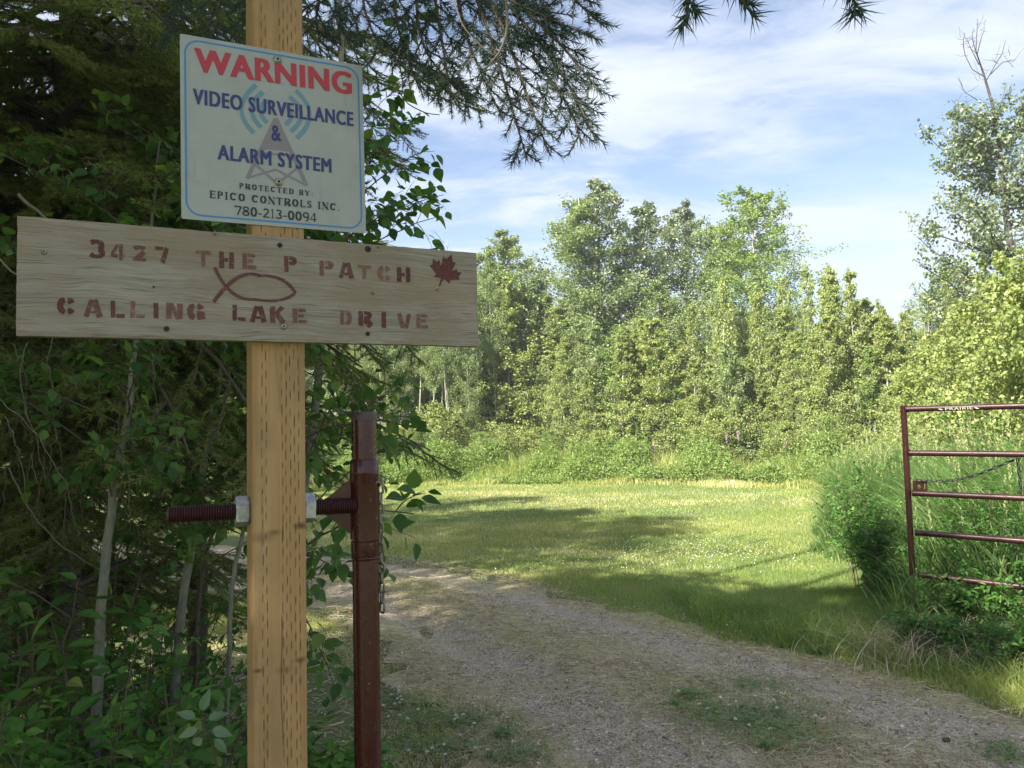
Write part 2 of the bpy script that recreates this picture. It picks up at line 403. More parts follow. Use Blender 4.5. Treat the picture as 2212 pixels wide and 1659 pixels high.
# long drying crack in the front face
crack = np.clip(1 - np.abs(prof[None, :, 0] - (.0035 + .0018 * np.sin(zs * 9) + .001 * np.sin(zs * 31)[None].T[:, 0])[:, None]) / .0010, 0, 1) * front[None]
cm = (vnoise(zs * 1.0, zs * 0, .06, 3) > .55) * ((zs > .75) & (zs < 1.45))
TT = np.maximum(TT, crack * cm[:, None] * .9)
PXY[:, :, 1] += TT * front[None] * .0025; PXY[:, :, 0] -= np.sign(PXY[:, :, 0]) * TT * side[None] * .002
V = PXY[..., 0:1] * EX + (-PXY[..., 1:2]) * EN + np.repeat(zs[:, None], npf, 1)[..., None] * EZ
nz = len(zs); i, j = np.meshgrid(np.arange(nz - 1), np.arange(npf), indexing='ij'); a = i * npf + j; b = i * npf + (j + 1) % npf
mb.add(V.reshape(-1, 3), np.stack([a, b, b + npf, a + npf], -1).reshape(-1, 4), TT.ravel())
mb.add(np.vstack([V[-1], [0, 0, HP]]), np.stack([np.arange(npf), (np.arange(npf) + 1) % npf, np.full(npf, npf)], -1), 0)
m, t, p, o = newmat('treated_wood')
rot = N(t, 'ShaderNodeVectorRotate', rotation_type='Z_AXIS'); rot.inputs['Angle'].default_value = -A
tcn = N(t, 'ShaderNodeTexCoord'); t.links.new(tcn.outputs['Object'], rot.inputs['Vector'])
def msc(t, src, sc):
    q = N(t, 'ShaderNodeMapping'); q.inputs['Scale'].default_value = sc; t.links.new(src, q.inputs[0]); return q.outputs[0]
lc = rot.outputs[0]
g1 = noise(t, msc(t, lc, (260, 60, 2.2)), 1, 5, .6, .4); g2 = noise(t, msc(t, lc, (22, 22, 1.3)), 1, 4, .6); g3 = noise(t, msc(t, lc, (9, 9, 5)), 1, 4, .6)
c = ramp(t, g1, [(.3, (.32, .19, .08)), (.5, (.39, .245, .11)), (.7, (.46, .30, .145))])
c = mixc(t, .55, c, ramp(t, g2, [(.3, (.29, .165, .063)), (.55, (.41, .255, .11)), (.75, (.51, .35, .18))]))
g6 = noise(t, msc(t, lc, (40, 40, 2.5)), 1, 5, .7)
c = mixc(t, ramp(t, g6, [(.56, 0.0), (.66, .55)]), c, (.22, .13, .055))
c = mixc(t, ramp(t, g3, [(.48, 0.0), (.70, .7)]), c, (.24, .165, .08))
# knots: local x, z, size
for (kx, kz, ks, dk) in ((.036, 1.445, .006, .9), (-.0285, 1.43, .009, .5), (-.009, 1.437, .005, .6), (.034, 1.213, .005, .8), (-.038, 1.205, .004, .9), (.006, 1.2, .007, .45), (.006, .985, .007, .55), (.0, 2.28, .007, .6)):
    q = N(t, 'ShaderNodeVectorMath', operation='SUBTRACT'); t.links.new(lc, q.inputs[0]); q.inputs[1].default_value = (kx, -hw, kz)
    q2 = N(t, 'ShaderNodeVectorMath', operation='MULTIPLY'); t.links.new(q.outputs[0], q2.inputs[0]); q2.inputs[1].default_value = (.6, .3, 1.25)
    q3 = N(t, 'ShaderNodeVectorMath', operation='LENGTH'); t.links.new(q2.outputs[0], q3.inputs[0])
    dd = math_node(t, 'ADD', q3.outputs['Value'], math_node(t, 'MULTIPLY', g3, ks * .9))
    c = mixc(t, ramp(t, math_node(t, 'DIVIDE', dd, ks * 2.2), [(.35, dk), (1, 0.0)]), c, (.10, .055, .025))
tt = N(t, 'ShaderNodeAttribute', attribute_name='tint')
c = mixc(t, math_node(t, 'MULTIPLY', tt.outputs['Fac'], 1.0), c, (.06, .033, .014))
t.links.new(c, p.inputs['Base Color']); p.inputs['Roughness'].default_value = .7; p.inputs['Specular IOR Level'].default_value = .25
bump(t, p, g1, .25, .002)
M_post = m
ob = link('post', mb.mesh('post', m, True), post)

# ------------------------------------------------------------------ planes for the signs: pixel -> plane coordinates
class Plane:
    def __init__(s, O, ex, n):
        s.O = np.array(O, float); s.n = nrm(n); s.ex = nrm(ex); s.ez = nrm(np.cross(s.ex, s.n)) ; s.ez = s.ez if s.ez[2] > 0 else -s.ez
    def st(s, px, py):
        r_ = ray(px, py); t_ = np.dot(s.O - CP, s.n) / np.dot(r_, s.n); P = CP + r_ * t_ - s.O
        return np.array([np.dot(P, s.ex), np.dot(P, s.ez)])
    def w(s, a, b, h=0): return s.O + s.ex * a + s.ez * b + s.n * h
def plane_for(px, thick, corners):
    """plane parallel to the post face standing thick proud of it; in-plane tilt fitted to the top and bottom edges"""
    P0 = PFACE + EN * thick; P0[2] = 1.7
    pl = Plane(P0, EX, EN)
    q = [pl.st(*c_) for c_ in corners]      # tl, tr, br, bl
    d = ((q[1] - q[0]) + (q[2] - q[3])) / 2; an = math.atan2(d[1], d[0])
    ce = sum(q) / 4; P1 = pl.w(*ce)
    ex = EX * math.cos(an) + EZ * math.sin(an)
    pl2 = Plane(P1, ex, EN); q = [pl2.st(*c_) for c_ in corners]
    w_ = ((q[1][0] - q[0][0]) + (q[2][0] - q[3][0])) / 2; h_ = ((q[0][1] - q[3][1]) + (q[1][1] - q[2][1])) / 2
    print('plane', an * 57.3, w_, h_)
    return pl2, w_, h_
def poly_mesh(pl, loops, h, mats, name, parent, o_loc, tints=None):
    mb = MB()
    for k, lp in enumerate(loops):
        if np.ndim(lp[0][0]) == 0: lp = [lp]
        pts3 = [[Vector((q[0], q[1], 0)) for q in l] for l in lp]
        tri = tessellate_polygon(pts3); flat = [q for l in lp for q in l]
        V = np.array([pl.w(q[0], q[1], h) for q in flat]) - o_loc
        T = []
        for a_, b_, c_ in tri:
            n_ = np.cross(V[b_] - V[a_], V[c_] - V[a_])
            T.append([a_, b_, c_] if np.dot(n_, pl.n) > 0 else [a_, c_, b_])
        if T: mb.add(V, T, (tints[k] if tints is not None else .5))
    return link(name, mb.mesh(name, mats), parent)
def stroke(pts, w, hw_=None, closed=False):
    """outline of a polyline; w = width of vertical strokes, hw_ = width of horizontal strokes"""
    P = np.array(pts, float); hw_ = w if hw_ is None else hw_
    T = np.gradient(P, axis=0) if len(P) > 2 else np.repeat((P[1] - P[0])[None], 2, 0)
    T = T / (np.linalg.norm(T, axis=1, keepdims=True) + 1e-9)
    Nn = np.stack([-T[:, 1], T[:, 0]], -1)
    wd = (hw_ * np.abs(T[:, 0]) ** 1.3 + w * np.abs(T[:, 1]) ** 1.3)[:, None] / 2
    return np.vstack([P + Nn * wd, (P - Nn * wd)[::-1]])
def strip_mesh(mb, pl_, L, h, oL_, tint=.5):
    n = len(L) // 2; V = np.array([pl_.w(q[0], q[1], h) for q in L]) - oL_; Fq = []
    for i_ in range(n - 1):
        f = [i_, i_ + 1, 2 * n - 2 - i_, 2 * n - 1 - i_]
        cr_ = np.cross(V[f[2]] - V[f[0]], V[f[3]] - V[f[1]])
        Fq.append(f if np.dot(cr_, pl_.n) > 0 else f[::-1])
    mb.add(V, Fq, tint)
def arc(cx_, cy_, rx, ry, a0, a1, n=14):
    a_ = np.radians(np.linspace(a0, a1, n)); return [(cx_ + rx * math.cos(q), cy_ + ry * math.sin(q)) for q in a_]

# stroke glyphs in a unit box 0..1 x 0..1 (style: 'serif' gets thin feet, 'stencil' bridges)
def glyph(ch, style):
    st = style == 'stencil'; sf = style == 'serif'
    w, h = (.33, .22) if st else (.30, .13)
    s = []; l = w / 2; rr_ = 1 - w / 2; tb = 1 - h / 2; bb = h / 2
    def S(*pts, ww=w, hh=h): s.append(stroke(pts, ww, hh))
    def feet(*xs, top=True, bot=True):
        if not sf: return
        for x in xs:
            if bot: S((x - .2, .03), (x + .2, .03), hh=.09)
            if top: S((x - .2, .97), (x + .2, .97), hh=.09)
    g = .07 if st else 0
    if ch == 'E' or ch == 'F':
        S((l + .05 * sf, 0), (l + .05 * sf, 1))
        x0 = w + g
        S((x0, tb), (.95, tb)); S((x0, .52), (.8, .52))
        if ch == 'E': S((x0, bb), (1, bb))
        if sf: S((.95, .78), (.95, 1), ww=.07); S((.97, 0), (.97, .24), ww=.07); S((.78, .4), (.78, .64), ww=.09); feet(l + .05)
    elif ch in 'PRBD':
        x = l + .05 * sf
        S((x, 0), (x, 1))
        lo = .45 if ch != 'D' else 0
        cy_ = (1 + lo) / 2; ry_ = (1 - lo) / 2 - h / 2
        x0 = w + g if st else x
        pts = [(x0, tb), (.55, tb)] + arc(.55, cy_, .45 - w / 2, ry_, 80, -80) + [(.55, lo + h / 2), (x0, lo + h / 2)]
        if st and ch == 'D': S((x0, tb), (.5, tb)); S(*arc(.5, .5, .5 - w / 2, .5 - h / 2, 75, -75)); S((.5, bb), (x0, bb))
        else: S(*pts)
        if ch == 'R': S((.5, .45), (.95, 0), ww=w * 1.15, hh=w)
        if ch == 'B': S(*([(x, bb), (.58, bb)] + arc(.58, .26, .42 - w / 2, .26 - h / 2, -80, 80) + [(.58, .5), (x, .5)]))
        feet(x)
        if sf and ch == 'R': S((.75, .03), (1.08, .03), hh=.09)
    elif ch in 'OQ0':
        if st: S(*arc(.5, .5, .5 - w / 2, .5 - h / 2, 100, 260)); S(*arc(.5, .5, .5 - w / 2, .5 - h / 2, 80, -80))
        else: S(*arc(.5, .5, .5 - w / 2, .5 - h / 2, 0, 360, 30))
    elif ch in 'CG':
        if st: S(*arc(.5, .5, .5 - w / 2, .5 - h / 2, 105, 255)); S(*arc(.5, .5, .5 - w / 2, .5 - h / 2, 75, 25)); S(*arc(.5, .5, .5 - w / 2, .5 - h / 2, -75, -25 if ch == 'C' else -40))
        else: S(*arc(.5, .5, .5 - w / 2, .5 - h / 2, 40, 320, 26)); S((.93, .68), (.93, .98), ww=.09)
        if ch == 'G': S((.86, .05), (.86, .45)); S((.55, .42), (1, .42))
    elif ch == 'T':
        if st: S((0, tb), (.33, tb)); S((.67, tb), (1, tb)); S((.5, 0), (.5, 1), ww=.26)
        else: S((.5, 0), (.5, 1)); S((0, tb), (1, tb)); S((.03, .75), (.03, 1), ww=.09); S((.97, .75), (.97, 1), ww=.09); feet(.5, top=False)
    elif ch == 'H':
        S((l, 0), (l, 1)); S((rr_, 0), (rr_, 1)); S((w + g * .3, .5), (1 - w - g, .5))
    elif ch == 'I':
        S((.5, 0), (.5, 1), ww=(.9 if st else .55))
        if sf: S((0, .03), (1, .03), hh=.09); S((0, .97), (1, .97), hh=.09)
    elif ch == '1':
        S((.5, 0), (.5, 1), ww=.22); S((.2, .85), (.5, .95), ww=.1, hh=.08); S((.2, .03), (.8, .03), hh=.09)
    elif ch == 'L':
        S((l + .05 * sf, 0), (l + .05 * sf, 1)); S((w + g, bb), (1, bb))
        if sf: S((.97, 0), (.97, .28), ww=.09); feet(l + .05)
    elif ch == 'N':
        if st: S((l, 0), (l, 1)); S((rr_, 0), (rr_, 1)); S((w * .9, 1), (1 - w * .9, 0), ww=.2, hh=.2)
        else: S((.12, 0), (.12, 1), ww=.08); S((.88, 0), (.88, 1), ww=.08); S((.1, 1), (.9, 0), ww=.22, hh=.2); feet(.12, .88); 
    elif ch == 'Y':
        S((.08, 1), (.5, .48), ww=.22, hh=.2); S((.92, 1), (.5, .48), ww=.08, hh=.08); S((.5, 0), (.5, .5)); S((-.05, .97), (.28, .97), hh=.09); S((.72, .97), (1.05, .97), hh=.09); feet(.5, top=False)
    elif ch == 'A':
        S((l * .8, 0), (.42, 1), ww=.24, hh=.2); S((1 - l * .8, 0), (.6, 1), ww=.3, hh=.2); S((.36, .28), (.66, .28), hh=.15)
    elif ch == 'V':
        S((l, 1), (.42, 0), ww=.28, hh=.2); S((1 - l, 1), (.6, 0), ww=.22, hh=.2)
    elif ch == 'K':
        S((l, 0), (l, 1)); S((w + g, .5), (.85, 1), ww=.22, hh=.22); S((w + g + .08, .52), (.92, 0), ww=.26, hh=.26)
    elif ch == 'S':
        S(*(arc(.5, .73, .5 - w / 2, .27 - h / 2, 30, 270, 16) + arc(.5, .27, .5 - w / 2, .25 - h / 2, 85, -150, 16)), hh=.1); S((.9, .72), (.9, .98), ww=.09); S((.08, .02), (.08, .3), ww=.09)
    elif ch == '8':
        S(*arc(.5, .75, .36, .25 - h / 2, 0, 360, 24), ww=.17); S(*arc(.5, .26, .42, .26 - h / 2, 0, 360, 24), ww=.19)
    elif ch == '3':
        if st:
            S(*arc(.45, .74, .38, .2, 150, -70), ww=.28); S(*arc(.45, .28, .42, .2, 70, -150), ww=.3)
        else: S(*arc(.45, .75, .36, .25 - h / 2, 150, -90), ww=.18); S(*arc(.45, .26, .42, .26 - h / 2, 90, -150), ww=.2)
    elif ch == '2':
        if st: S(*arc(.48, .7, .36, .2, 155, 15), ww=.28); S((.84, .62), (.3, .16), ww=.3, hh=.25); S((.05, bb), (.95, bb))
        else: S(*(arc(.48, .7, .34, .3 - h / 2, 160, -20) + [(.1, .08)]), ww=.17); S((.05, .07), (.95, .07), hh=.13)
    elif ch == '4':
        S((.72, 0), (.72, 1), ww=.28 if st else .2)
        if st: S((.5, .95), (.08, .35), ww=.2, hh=.2); S((.02, .27), (.5, .27)); S((.9, .27), (1, .27))
        else: S((.68, 1), (.05, .3), ww=.07, hh=.07); S((0, .28), (1, .28), hh=.1)
    elif ch == '7':
        if st: S((0, tb), (.6, tb)); S((.85, .95), (.5, 0), ww=.3, hh=.2)
        else: S((.03, .92), (1, .92), hh=.15); S((.93, .9), (.4, 0), ww=.16); S((.05, .75), (.05, 1), ww=.09)
    elif ch == '9':
        S(*arc(.5, .68, .38, .32 - h / 2, 0, 360, 24), ww=.19); S(*arc(.42, .55, .47, .52, 10, -80), ww=.18)
    elif ch == '-': S((.05, .35), (.95, .35), hh=.13)
    elif ch == ':': S((.5, .02), (.5, .2), ww=.5); S((.5, .5), (.5, .68), ww=.5)
    elif ch == '.': S((.5, .0), (.5, .16), ww=.6)
    return s
NARROWCH = {'I': .45, '1': .62, '-': .55, ':': .35, '.': .3, ' ': .45, 'J': .5, 'E': .85, 'L': .85, 'S': .72, 'P': .82, 'B': .88, 'T': .9}
def line_serif(pl, text, p0, p1, p0t, name, parent, o_loc, mat, h=.0004, track=.22):
    a_ = pl.st(*p0); b_ = pl.st(*p1); top = pl.st(*p0t); H = abs(top[1] - a_[1])
    d = b_ - a_; L = np.linalg.norm(d); d = d / L; u = np.array([-d[1], d[0]])
    wd = [NARROWCH.get(c, 1) for c in text]; tot = sum(wd) + track * (len(text) - 1); k = L / tot
    loops = []; x = 0
    for c, w_ in zip(text, wd):
        if c != ' ':
            for lp in glyph(c, 'serif'):
                loops.append([a_ + d * ((x + q[0] * w_) * k) + u * (q[1] * H) for q in lp])
        x += w_ + track
    # every stroke sits on its own hair-thin step so that no two overlapping faces share a plane
    mb = MB()
    for n_, lp in enumerate(loops):
        strip_mesh(mb, pl, lp, h + .00002 * (n_ % 7), o_loc)
    return link(name, mb.mesh(name, mat), parent)
def line_sans(pl, text, p0, p1, p0t, name, parent, o_loc, mat, h=.0004, offset=.012, spacing=1.0, bold=.03):
    cu = bpy.data.curves.new('tmp_text', 'FONT'); cu.body = text; cu.size = 1; cu.offset = offset; cu.space_character = spacing; cu.resolution_u = 4
    tmp = bpy.data.objects.new('tmp_text', cu); COL.objects.link(tmp)
    bpy.context.view_layer.update()
    me = bpy.data.meshes.new_from_object(tmp.evaluated_get(bpy.context.evaluated_depsgraph_get()))
    bpy.data.objects.remove(tmp); bpy.data.curves.remove(cu)
    V = np.array([v.co for v in me.vertices]); mn = V.min(0); mx = V.max(0); W0 = mx[0] - mn[0]
    faces = [list(f.vertices) for f in me.polygons]
    a_ = pl.st(*p0); b_ = pl.st(*p1); top = pl.st(*p0t); H = abs(top[1] - a_[1]); d = b_ - a_; L = np.linalg.norm(d); d /= L; u = np.array([-d[1], d[0]])
    out = []; fo = []
    for c in range(9):
        sh = (c % 3 - 1) * bold; sv = (c // 3 - 1) * .016 * (bold > .02)
        kx = (L / W0) * (W0 / (W0 + 2 * bold))
        for v in V:
            q = a_ + d * ((v[0] - mn[0] + bold + sh) * kx) + u * (((v[1] - mn[1]) / (mx[1] - mn[1]) * .97 + sv) * H); out.append(pl.w(q[0], q[1], h + .00002 * c) - o_loc)
        fo += [[i_ + c * len(V) for i_ in f] for f in faces]
    bpy.data.meshes.remove(me); me = bpy.data.meshes.new(name); me.from_pydata([tuple(v) for v in out], [], fo); me.materials.append(mat); me.update()
    if np.dot(np.array(me.polygons[0].normal), pl.n) < 0: me.flip_normals()
    return link(name, me, parent)

# ------------------------------------------------------------------ the warning sign
pl, ws, hs = plane_for(605, .002, ((390, 74), (786, 143), (786, 505), (390, 472)))
sign = empty('warning_sign', pl.O, 'white square warning sign with red and blue lettering and blue border', 'sign')
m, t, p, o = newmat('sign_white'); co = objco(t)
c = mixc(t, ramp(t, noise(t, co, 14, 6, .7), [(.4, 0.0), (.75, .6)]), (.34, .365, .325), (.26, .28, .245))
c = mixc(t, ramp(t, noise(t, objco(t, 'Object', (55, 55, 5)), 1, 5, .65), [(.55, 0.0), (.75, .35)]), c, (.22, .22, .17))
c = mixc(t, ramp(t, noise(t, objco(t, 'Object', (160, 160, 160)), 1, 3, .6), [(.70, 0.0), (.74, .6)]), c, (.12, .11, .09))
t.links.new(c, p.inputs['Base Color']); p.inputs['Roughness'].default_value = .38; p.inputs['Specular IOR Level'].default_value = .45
def rrect(w_, h_, r_, n=8):
    out = []
    for cx_, cy_, a0 in ((w_ / 2 - r_, h_ / 2 - r_, 0), (-w_ / 2 + r_, h_ / 2 - r_, 90), (-w_ / 2 + r_, -h_ / 2 + r_, 180), (w_ / 2 - r_, -h_ / 2 + r_, 270)):
        out += arc(cx_, cy_, r_, r_, a0, a0 + 90, n)
    return out
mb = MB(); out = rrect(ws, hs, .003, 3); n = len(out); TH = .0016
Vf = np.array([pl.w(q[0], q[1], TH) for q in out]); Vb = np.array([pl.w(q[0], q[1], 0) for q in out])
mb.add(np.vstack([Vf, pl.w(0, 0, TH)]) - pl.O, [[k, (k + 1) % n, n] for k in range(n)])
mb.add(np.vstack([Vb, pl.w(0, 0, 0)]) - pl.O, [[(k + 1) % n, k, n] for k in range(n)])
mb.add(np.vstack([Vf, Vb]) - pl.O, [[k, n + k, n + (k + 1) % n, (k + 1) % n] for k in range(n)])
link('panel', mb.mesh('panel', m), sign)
BLUE = plain('print_blue_border', (.03, .20, .42), .4); RED = plain('print_red', (.42, .018, .022), .4); NAVY = plain('print_navy', (.016, .022, .13), .4)
BLACK = plain('print_black', (.012, .012, .012), .4); LBLUE = plain('print_light_blue', (.12, .25, .30), .45); MAUVE = plain('print_grey_mauve', (.215, .195, .195), .45)
mb = MB(); ins = .0065; bw = .0031
o1 = rrect(ws - 2 * ins, hs - 2 * ins, .026, 10); o2 = rrect(ws - 2 * ins - 2 * bw, hs - 2 * ins - 2 * bw, .026 - bw, 10); n = len(o1)
V = np.array([pl.w(q[0], q[1], TH + .0003) for q in o1 + o2]) - pl.O
mb.add(V, [[k, (k + 1) % n, n + (k + 1) % n, n + k] for k in range(n)])
link('border', mb.mesh('border', BLUE), sign)
def cs(x, y): return (360 + x * .2951, 43.2 + y * .2951)      # enlarged-crop pixels to picture pixels
class TP:                                                      # the sign's printed face
    pass
plf = Plane(pl.w(0, 0, TH), pl.ex, pl.n)
oL = pl.O
line_sans(plf, 'WARNING', cs(205, 374), cs(1357, 546), cs(165, 192), 'warning_word', sign, oL, RED, .0008, .0, 1.08, .045)
line_sans(plf, 'VIDEO SURVEILLANCE', cs(192, 612), cs(1368, 779), cs(182, 497), 'video_surveillance_line', sign, oL, NAVY, .0008, .0, 1.12, .045)
line_sans(plf, '&', cs(768, 882), cs(840, 888), cs(768, 768), 'ampersand', sign, oL, NAVY, .0008, .0, 1, .03)
line_sans(plf, 'ALARM SYSTEM', cs(372, 1018), cs(1207, 1119), cs(370, 908), 'alarm_system_line', sign, oL, NAVY, .0008, .0, 1.12, .045)
line_serif(plf, 'PROTECTED BY:', cs(532, 1233), cs(1070, 1292), cs(532, 1193), 'protected_by_line', sign, oL, BLACK, .0008, .36)
line_serif(plf, 'EPICO CONTROLS INC.', cs(315, 1303), cs(1265, 1398), cs(315, 1248), 'company_line', sign, oL, BLACK, .0008, .28)
line_serif(plf, '780-213-0094', cs(497, 1427), cs(1097, 1481), cs(497, 1358), 'phone_number_line', sign, oL, BLACK, .0008, .14)
def curve3(pts, n=16):
    P = np.array(pts, float); t_ = np.linspace(0, 1, n)[:, None]; c_ = 2 * P[1] - .5 * P[0] - .5 * P[2]
    return (1 - t_) ** 2 * P[0] + 2 * t_ * (1 - t_) * c_ + t_ ** 2 * P[2]
for trip in (((655, 475), (548, 650), (640, 828)), ((705, 528), (622, 650), (692, 788)), ((735, 590), (688, 665), (735, 752)),
             ((945, 518), (1046, 690), (952, 868)), ((898, 562), (985, 690), (908, 818)), ((868, 620), (912, 695), (868, 768))):
    q = [plf.st(*cs(*c_)) for c_ in trip]; cv = curve3(q); L = stroke(cv, .0066)
    ends = []
    poly_mesh(plf, [L], .0003, LBLUE, 'signal_wave', sign, oL)
tw = []
for a_, b_, w_ in (((800, 720), (590, 1160), .006), ((800, 720), (1025, 1212), .006), ((585, 1158), (800, 1095), .0034), ((1025, 1212), (800, 1095), .0034), ((700, 975), (905, 990), .0034),
                   ((655, 1060), (810, 1200), .0034), ((955, 1085), (810, 1200), .0034), ((800, 760), (890, 960), .004), ((800, 760), (715, 950), .004)):
    tw.append(stroke([plf.st(*cs(*a_)), plf.st(*cs(*b_))], w_))
for k, L in enumerate(tw): pass
mb = MB()
for k, L in enumerate(tw):
    V = np.array([plf.w(q[0], q[1], .0004 + .00004 * k) for q in L]) - oL
    mb.add(V, [[0, 1, 2, 3]][:1] if np.dot(np.cross(V[1] - V[0], V[2] - V[1]), plf.n) > 0 else [[3, 2, 1, 0]])
tri3 = [plf.st(*cs(800, 718)), plf.st(*cs(718, 945)), plf.st(*cs(884, 962))]
mb.add(np.array([plf.w(q[0], q[1], .00032) for q in tri3]) - oL, [[0, 1, 2]])
link('tower_symbol', mb.mesh('tower_symbol', MAUVE), sign)
M_steel = plain('screw_steel', (.38, .37, .33), .45, .8)
M_dark = plain('dark_recess', (.01, .01, .01), .8)
def screw(pl_, s_, t_, rad, parent, oL_, h0, m_=None):
    mb = MB(); n = 16
    prof_ = [(rad, 0), (rad, .0012), (rad * .8, .002), (rad * .62, .0045), (rad * .4, .0055), (rad * .3, .0048), (rad * .26, .003)]
    V = []
    for (r_, z_) in prof_:
        for k in range(n): V.append(pl_.w(s_ + r_ * math.cos(2 * PI * k / n), t_ + r_ * math.sin(2 * PI * k / n), h0 + z_))
    V = np.array(V) - oL_; Fc = [[i * n + k, i * n + (k + 1) % n, (i + 1) * n + (k + 1) % n, (i + 1) * n + k] for i in range(len(prof_) - 1) for k in range(n)]
    mb.add(V, Fc); e = (len(prof_) - 1) * n
    mb.add(V[e:e + n], [list(range(n))], 0, 1)
    return link('screw', mb.mesh('screw', [m_ or M_steel, M_dark], True), parent)
for c_ in ((812, 292), (820, 1187)):
    q = plf.st(*cs(*c_)); screw(plf, q[0], q[1], .0077, sign, oL, .0001)

# ------------------------------------------------------------------ the name board
BT = .019
plb, wb, hb = plane_for(605, BT + .001, ((37, 466), (1032, 546), (1032, 748), (35, 724)))
board = empty('name_board', plb.O, 'long weathered plywood name board with stencilled maroon letters, nailed across the post', 'sign board')
mb = MB(); NX, NZ = 150, 30
ss = np.linspace(-wb / 2, wb / 2, NX); tz = np.linspace(-hb / 2, hb / 2, NZ)
def bw_(s_, t_): return (vnoise(s_, t_, .05, 4) - .5) * .0012
grid = []
for back in (0, 1):
    S_, T_ = np.meshgrid(ss, tz, indexing='ij')
    edge = np.minimum(np.minimum(wb / 2 - np.abs(S_), hb / 2 - np.abs(T_)), .002) / .002
    S2 = S_ + (vnoise(T_ * 1, S_ * 0, .01, 6) - .5) * .0012 * (np.abs(S_) > wb / 2 - 1e-6)
    T2 = T_ + (vnoise(S_ * 1, T_ * 0, .02, 7) - .5) * .0010 * (np.abs(T_) > hb / 2 - 1e-6)
    H_ = (-BT if back else 0) + (0 if back else 1) * (edge - 1) * .0012
    V = plb.O + S2[..., None] * plb.ex + T2[..., None] * plb.ez + H_[..., None] * plb.n if not np.isscalar(H_) else None
    grid.append(V - plb.O)
i, j = np.meshgrid(np.arange(NX - 1), np.arange(NZ - 1), indexing='ij'); a = i * NZ + j
Q = np.stack([a, a + NZ, a + NZ + 1, a + 1], -1).reshape(-1, 4)
mb.add(grid[0].reshape(-1, 3), Q); mb.add(grid[1].reshape(-1, 3), Q[:, ::-1])
ring = [(k, 0) for k in range(NX)] + [(NX - 1, k) for k in range(1, NZ)] + [(k, NZ - 1) for k in range(NX - 2, -1, -1)] + [(0, k) for k in range(NZ - 2, 0, -1)]
rf = np.array([grid[0][q] for q in ring]); rb = np.array([grid[1][q] for q in ring]); n = len(ring)
mb.add(np.vstack([rf, rb]), [[k, n + k, n + (k + 1) % n, (k + 1) % n] for k in range(n)], 1.0)
m, t, p, o = newmat('weathered_plywood')
rot = N(t, 'ShaderNodeVectorRotate', rotation_type='Z_AXIS'); rot.inputs['Angle'].default_value = -A
tcn = N(t, 'ShaderNodeTexCoord'); t.links.new(tcn.outputs['Object'], rot.inputs['Vector']); lc = rot.outputs[0]
warp = noise(t, msc(t, lc, (6, 1, 14)), 1, 3, .5)
va = N(t, 'ShaderNodeVectorMath', operation='ADD'); t.links.new(lc, va.inputs[0])
cb = N(t, 'ShaderNodeCombineXYZ'); t.links.new(math_node(t, 'MULTIPLY', warp, .03), cb.inputs[2]); t.links.new(cb.outputs[0], va.inputs[1])
g1 = noise(t, msc(t, va.outputs[0], (7, 1, 330)), 1, 5, .65); g2 = noise(t, msc(t, va.outputs[0], (3.5, 1, 60)), 1, 5, .6, .6); g3 = noise(t, msc(t, lc, (7, 7, 14)), 1, 5, .65)
g4 = noise(t, msc(t, va.outputs[0], (12, 1, 500)), 1, 3, .5); g5 = noise(t, msc(t, lc, (3, 3, 9)), 1, 5, .7, 1.0)
c = ramp(t, g1, [(.28, (.155, .13, .10)), (.45, (.265, .24, .19)), (.62, (.355, .33, .27)), (.75, (.44, .415, .355))])
c = mixc(t, .5, c, ramp(t, g2, [(.3, (.175, .145, .105)), (.5, (.285, .26, .205)), (.7, (.39, .37, .315))]))
c = mixc(t, ramp(t, g3, [(.5, 0.0), (.68, .6)]), c, (.28, .235, .18))
c = mixc(t, ramp(t, g3, [(.2, .5), (.38, 0.0)]), c, (.53, .53, .48))
c = mixc(t, ramp(t, g4, [(.56, 0.0), (.66, .7)]), c, (.11, .085, .06))
c = mixc(t, ramp(t, g5, [(.42, .65), (.55, 0.0)]), c, (.25, .195, .13))
t.links.new(c, p.inputs['Base Color']); p.inputs['Roughness'].default_value = .85; p.inputs['Specular IOR Level'].default_value = .2
bump(t, p, g1, .4, .002)
link('board', mb.mesh('board', m, False), board)
m, t, p, o = newmat('maroon_stain'); co = objco(t)
a_ = N(t, 'ShaderNodeAttribute', attribute_name='tint')
c = mixc(t, noise(t, msc(t, lcx := objco(t), (60, 60, 300)), 1, 4, .6), (.075, .016, .016), (.13, .045, .038))
c = mixc(t, math_node(t, 'MULTIPLY', a_.outputs['Fac'], ramp(t, noise(t, co, 90, 4, .6), [(.3, 0.2), (.7, 1.0)])), c, (.33, .20, .15))
t.links.new(c, p.inputs['Base Color']); p.inputs['Roughness'].default_value = .8
tr = N(t, 'ShaderNodeBsdfTransparent'); mx = N(t, 'ShaderNodeMixShader')
t.links.new(ramp(t, noise(t, objco(t, 'Object', (120, 120, 420)), 1, 4, .7), [(.34, 0.0), (.46, .95)]), mx.inputs[0]); t.links.new(tr.outputs[0], mx.inputs[1]); t.links.new(p.outputs[0], mx.inputs[2]); t.links.new(mx.outputs[0], o.inputs[0])
M_stain = m
def cb_(x, y): return (x * .4882, 432 + y * .4882)
